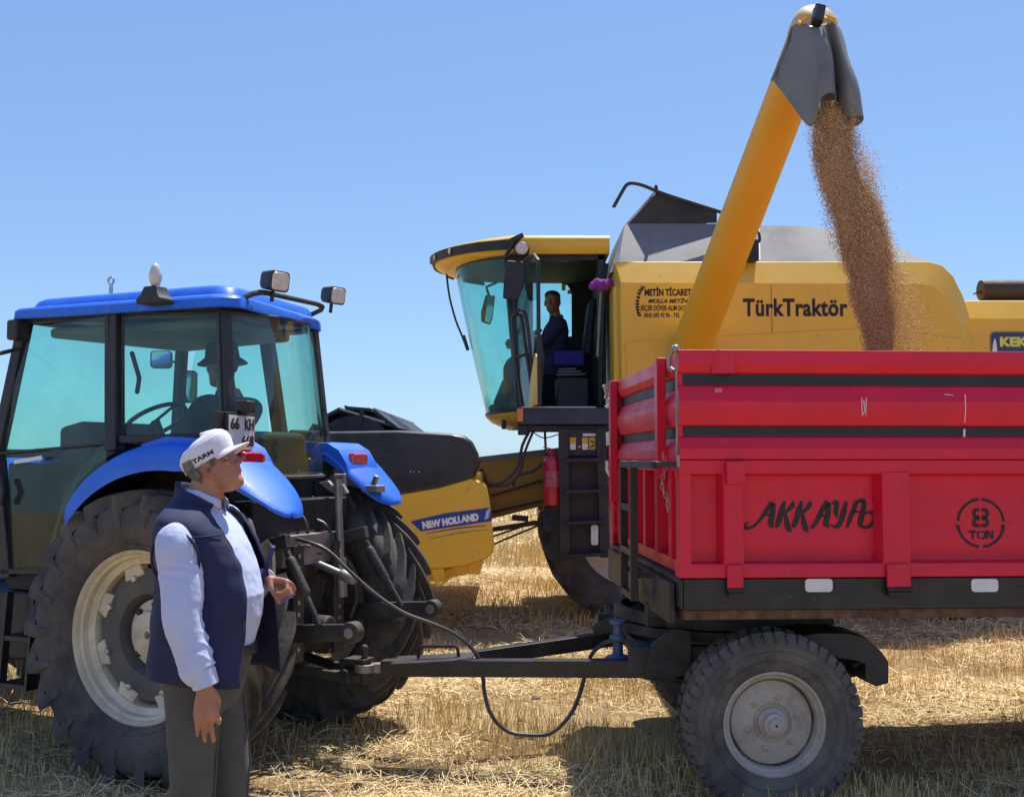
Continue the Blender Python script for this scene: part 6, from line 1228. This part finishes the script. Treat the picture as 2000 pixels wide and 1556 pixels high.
    ve = MB(); ve.grid(rows); vo = ve.build('vest', M_['vest'], t, ang=80); md = vo.modifiers.new('th', 'SOLIDIFY'); md.thickness = .007; md.offset = 0
    tx = bpy.data.textures.new('vest_folds', 'CLOUDS'); tx.noise_scale = .13; md = vo.modifiers.new('folds', 'DISPLACE'); md.texture = tx; md.strength = .02; md.texture_coords = 'LOCAL'; md.mid_level = .5
    for sd, s_ in ((-1, shR), (1, shL)):     # armholes
        ah = MB(); ring = [Vector((s_.x + .006 + .086*math.cos(q), sd*(.236 + .016*math.sin(q)), 1.340 + .098*math.sin(q))) for q in (2*math.pi*k/30 for k in range(31))]; ah.tube(ring, .0050, 8); ah.build('armhole_trim', M_['vest_trim'], vo)
    for side in (0, 60):
        z_ = MB(); z_.tube([r_[side] for r_ in rows[:40]], .0028, 6); z_.build('zip', M_['vest_trim'], vo)
    ys = MB(); ys.tube([rows[31][k] + (rows[31][k] - Vector((rows[31][30].x*.0, 0, rows[31][k].z))).normalized()*.006 + Vector((0, 0, .010 - .0005*(58-k))) for k in range(44, 60)], .0028, 6); ys.build('yoke_seam', M_['vest_trim'], vo)
    # what he holds
    tipL = ptl[4]; pe = MB(); d = Vector((.80, -.15, .40)).normalized(); pe.tube([tipL - d*.008, tipL + d*.062], .0042, 8); pe.tube([tipL + d*.062, tipL + d*.075], [.0042, .001], 8); pw = MB(); 
    pw.v = [tuple(fr.M @ Vector(v)) for v in pe.v]; pw.f = pe.f; tag(pw.build('pen', M_['penblue'], None), 'blue pen held in the left hand of the man in the navy vest', 'pen')
    nb = MB(); c = Vector((.20, .175, 1.285)); c = Vector((.165, .165, 1.285)); Tn = Matrix.Translation(c) @ Matrix.Rotation(R(20), 4, 'Z') @ Matrix.Rotation(R(16), 4, 'Y'); nb.box((-.008, -.045, -.075), (.008, .045, .075)); nb.xf(fr.M @ Tn)
    tag(nb.build('notebook', M_['note'], None, bev=.003), 'dark blue notebook tucked inside the left side of the man\'s vest', 'notebook')
    return t
man = standing_man()

def seated(name, fr, label, head_turn, hat, skin, top, legs, wheel):
    """a seated figure; origin on the seat, x ahead"""
    t = thing(name, fr, label, 'person')
    body = MB(); lean = lambda z: -.05*(z - .1) + .0
    TS = [(0.0, .02, .13, .18), (.12, .02, .13, .175), (.28, .01, .125, .175), (.42, .0, .12, .19), (.50, -.01, .09, .18), (.545, -.02, .065, .10), (.60, -.01, .056, .06)]
    body.loft([ell((c + lean(z), 0, z), rx, ry, p=2.3) for z, c, rx, ry in TS]); body.tube([Vector((-.02, 0, .54)), Vector((.0, 0, .66)), Vector((.0, 0, .70))], [.06, .055, .058], 18)
    HM = Matrix.Translation((.02, 0, .735)) @ Matrix.Rotation(head_turn, 4, 'Z') @ Matrix.Rotation(R(4), 4, 'Y'); add_head(body, HM)
    arms = []
    for sd in (-1, 1):
        sh = Vector((-.03, sd*.20, .47)); wr = Vector(wheel) + Vector((0, sd*.15, 0)); el = sh.lerp(wr, .48) + Vector((-.03, sd*.07, -.12)); arms.append((sh, el, wr))
        body.tube([sh, el, wr], [.05, .042, .028], 14, 'round'); hm = frame_from(wr, (wr - el), (0, sd*.3, 1)); hm = hm if sd < 0 else hm @ Matrix.Diagonal((1, -1, 1, 1)); add_hand(body, hm, (.9, .95, 1, 1), 0, .9)
        kn = Vector((.44, sd*.13, .06)); body.tube([Vector((.02, sd*.10, .06)), kn, kn + Vector((.02, 0, -.40))], [.082, .062, .045], 14); body.tube([kn + Vector((-.02, 0, -.42)), kn + Vector((.16, 0, -.43))], [.04, .034], 10, 'round')
    bo = body.build('body', skin, t); fold_modifiers(bo, .006, 3, 0)
    c = MB(); c.loft([ell((q + lean(z), 0, z), rx + .018, ry + .016, 28, 2.3) for z, q, rx, ry in TS[:-1]]); c.loft([ell((-.02, 0, z), rx, ry, 20) for z, rx, ry in ((.53, .075, .085), (.585, .066, .07))])
    for i, (a, b, d) in enumerate(arms): w = wrinkled([Vector((a.x, a.y*.5, a.z + .02)), a + Vector((0, a.y*.08, .008)), a.lerp(b, .5), b, b.lerp(d, .5), d.lerp(b, .1)], [.062, .072, .068, .06, .055, .045], i + 1.0, .06, 50, 18); c.add(w.v, w.f)
    co = c.build('jacket', top, t); fold_modifiers(co, .009, 3, .012, .08, 'jacket_folds')
    l = MB(); l.loft([ell((.02, 0, z), .14, .185, 24, 2.3) for z in (-.04, .06, .12)])
    for sd in (-1, 1): kn = Vector((.44, sd*.13, .06)); w = wrinkled([Vector((.02, sd*.10, .05)), Vector((.25, sd*.12, .07)), kn, kn + Vector((.02, 0, -.2)), kn + Vector((.02, 0, -.38))], [.10, .088, .076, .066, .062], sd + 3.0, .05, 30, 18); l.add(w.v, w.f)
    lo = l.build('trousers', legs, t); fold_modifiers(lo, .01, 3, .01, .1, 'leg_folds')
    for sd in (-1, 1): s_ = MB(); s_.tube([Vector((.42, sd*.13, -.37)), Vector((.50, sd*.13, -.38)), Vector((.64, sd*.13, -.385))], [.05, .05, .04], 12, 'round'); s_.build('shoe', M_['shoe'], t)
    for sd in (-1, 1):
        e = MB(); e.ball((.074, sd*.033, .012), (.013, .0135, .0115), 10, 6); eo = e.xf(HM).build('eye', M_['eye'], t); i_ = MB(); i_.ball((.0855, sd*.034, .013), (.0028, .0055, .0055), 8, 5); i_.xf(HM).build('iris', M_['iris'], eo)
    if hat:
        h = MB(); h.lathe([(.150, -.020), (.152, -.014), (.105, .022), (.100, .060), (.092, .105), (.070, .120), (.01, .124), (.01, .118), (.085, .10), (.094, .03), (.10, .016)], (0, 0, .035), 'z', 32); h.xf(HM).build('bucket_hat', M_['coat'], t, ang=60)
    h = MB(); rows = []
    for z in np.linspace(-.03, .118, 14):
        ring = head_ring(float(z), 40, .007); lim = 1.7 if z < .05 else max(.0, 1.7 - (z - .05)*60)
        row = [ring[k] for k in range(40) if lim <= 2*math.pi*k/40 <= 2*math.pi - lim]; rows.append([row[int(i*(len(row)-1)/29)] for i in range(30)])
    h.grid(rows); ho = h.xf(HM).build('hair', M_['darkhair'], t, ang=80); md = ho.modifiers.new('th', 'SOLIDIFY'); md.thickness = .008
    return t
# tractor driver: dark shape under a bucket hat, looking ahead (to the tractor's front)
q = TF.on(440, 716, 'y', 0.02); hd_ = TF.M @ Vector((q.x, .02, q.z - .735))
seated('person', Frame(tuple(hd_), -TA + math.pi), 'tractor driver in dark jacket and bucket hat seated in the blue tractor cab', 0, True, M_['skin2'], M_['coat'], M_['coat'], (.46, 0, .28))
q = CF.on(1082, 592, 'y', 1.30); hd_ = CF.M @ Vector((q.x, 1.30, q.z - .735))
hd_.z -= .06; hd_.x -= .0
op = seated('person', Frame((hd_.x, hd_.y, hd_.z), math.pi), 'combine driver in navy overalls, bare headed, looking out of the open yellow cab', R(75), False, M_['skin2'], M_['overall'], M_['overall'], (.40, .05, .30)); op.scale = (1.1, 1.1, 1.1)

# ================================================================== FALLING GRAIN
def grain():
    # outline of the stream traced down its fall: (py, left px, right px of the dense part, right px of the loose part, depth)
    T = [(196, 1606, 1640, 1640, 7.36), (234, 1584, 1655, 1660, 7.32), (268, 1583, 1662, 1672, 7.28), (301, 1590, 1669, 1700, 7.25), (335, 1598, 1685, 1712, 7.22), (368, 1608, 1698, 1716, 7.18), (400, 1613, 1709, 1722, 7.14), (434, 1618, 1720, 1724, 7.10), (470, 1628, 1729, 1738, 7.06), (501, 1642, 1737, 1744, 7.03),
         (543, 1663, 1741, 1772, 6.98), (584, 1667, 1742, 1790, 6.93), (625, 1678, 1744, 1806, 6.88), (660, 1687, 1740, 1810, 6.84), (700, 1692, 1738, 1815, 6.80), (860, 1700, 1745, 1830, 6.66)]
    tab = [(float(a), float(b), float(c), float(d), e) for a, b, c, d, e in T]
    mb = MB(); rings = []
    for py in np.linspace(206, 850, 70):
        l, r_, s_, Y = interp(tab, float(py)); A, B = at(l + 5, py, Y), at(r_ - 5, py, Y); c = (A + B)/2; hw = (B - A).length/2; ring = []
        for k in range(30):
            a = 2*math.pi*k/30; p = c + Vector((hw*math.cos(a), hw*.75*math.sin(a), 0)); n = mnoise.noise(Vector((p.x*9, p.y*9, p.z*3.2))) + .5*mnoise.noise(Vector((p.x*22, p.y*22, p.z*9)))
            w = math.sin(py*.028 + 2.2*math.cos(a) + 1.1*math.sin(a)); ring.append(c + (p - c)*(.86 + .22*n + .17*w))
        rings.append(ring)
    m = mat('wheat_grain', (.60, .36, .15), .75, var=.5, vscale=110, dirt=(.22, .11, .045), dirt_amt=.8, dirt_scale=70, bump=1.0, bscale=120)
    core = MB(); core.loft(rings)
    # loose kernels: over the surface, round the edges and in the spray on the right
    n = 84000; py = rng.uniform(200, 860, n); u = rng.random(n); kind = rng.random(n)
    arr = np.array(tab); I = lambda c: np.interp(py, arr[:, 0], arr[:, c]); l, r_, s_, Y = I(1), I(2), I(3), I(4)
    ang = rng.uniform(0, 2*np.pi, n); rad = np.where(kind < .62, rng.normal(.95, .10, n), rng.normal(1.02, .15, n)); hwp = (r_ - l)/2; cx = (r_ + l)/2; rad = rad*np.where(kind < .62, .92 + .17*np.sin(py*.028 + 2.2*np.cos(ang) + 1.1*np.sin(ang)), 1)
    px = cx + hwp*rad*np.cos(ang); yo = hwp*rad*np.sin(ang)*.75
    sp = kind > .82; spray = r_ - 4 + np.abs(rng.normal(0, .5, n))*(s_ - r_ + 5)*1.05; px = np.where(sp, spray, px); yo = np.where(sp, rng.normal(0, 20, n), yo)
    u_ = (px - 1000)/F_PX; v_ = -(py - 778)/F_PX; cp, sp_ = math.cos(PITCH), math.sin(PITCH); dy = cp - v_*sp_; dz = v_*cp + sp_; Yd = Y + yo*Y/F_PX; tt = Y/dy
    P = np.stack([u_*tt, Yd, CAM_H + dz*tt], 1)
    k = P[:, 2] > 1.35; P = P[k]; n = len(P)
    d = rng.normal(0, 1, (n, 3)); d[:, 2] *= 1.6; d /= np.linalg.norm(d, axis=1)[:, None]; e = np.cross(d, rng.normal(0, 1, (n, 3))); e /= np.linalg.norm(e, axis=1)[:, None]; f = np.cross(d, e)
    ln = rng.uniform(.0040, .0060, n)[:, None]; wd = rng.uniform(.0020, .0030, n)[:, None]
    V = np.stack([P + d*ln, P + e*wd, P + f*wd, P - e*wd, P - f*wd, P - d*ln], 1).reshape(-1, 3)
    base = (np.arange(n)*6)[:, None, None]; tri = np.array([[0, 1, 2], [0, 2, 3], [0, 3, 4], [0, 4, 1], [5, 2, 1], [5, 3, 2], [5, 4, 3], [5, 1, 4]])[None]
    Fi = (base + tri).reshape(-1)
    me = bpy.data.meshes.new('falling_grain'); cv = np.array([tuple(v) for v in core.v], np.float32); nv = len(cv)
    me.vertices.add(nv + len(V)); me.vertices.foreach_set('co', np.concatenate([cv, V.astype(np.float32)]).reshape(-1))
    cq = np.array([q for q in core.f if len(q) == 4], np.int32); nq = len(cq); idx = np.concatenate([cq.reshape(-1), (Fi + nv).astype(np.int32)])
    me.loops.add(len(idx)); me.loops.foreach_set('vertex_index', idx); npoly = nq + n*8; me.polygons.add(npoly)
    tot = np.concatenate([np.full(nq, 4), np.full(n*8, 3)]).astype(np.int32); st = np.concatenate([[0], np.cumsum(tot)[:-1]]).astype(np.int32)
    me.polygons.foreach_set('loop_start', st); me.polygons.foreach_set('loop_total', tot); me.polygons.foreach_set('material_index', np.concatenate([np.zeros(nq), np.ones(n*8)]).astype(np.int32))
    me.update(calc_edges=True); me.validate(); me.materials.append(m); me.materials.append(straw_mat('wheat_kernels', [(0, (.34, .19, .07)), (1, (.97, .74, .40)), (.35, (.58, .36, .15)), (.7, (.78, .53, .25))]))
    o = bpy.data.objects.new('falling_grain', me); COL.objects.link(o); tag(o, 'brown wheat grain pouring from the rubber spout into the red trailer', 'grain', kind='stuff')
grain()
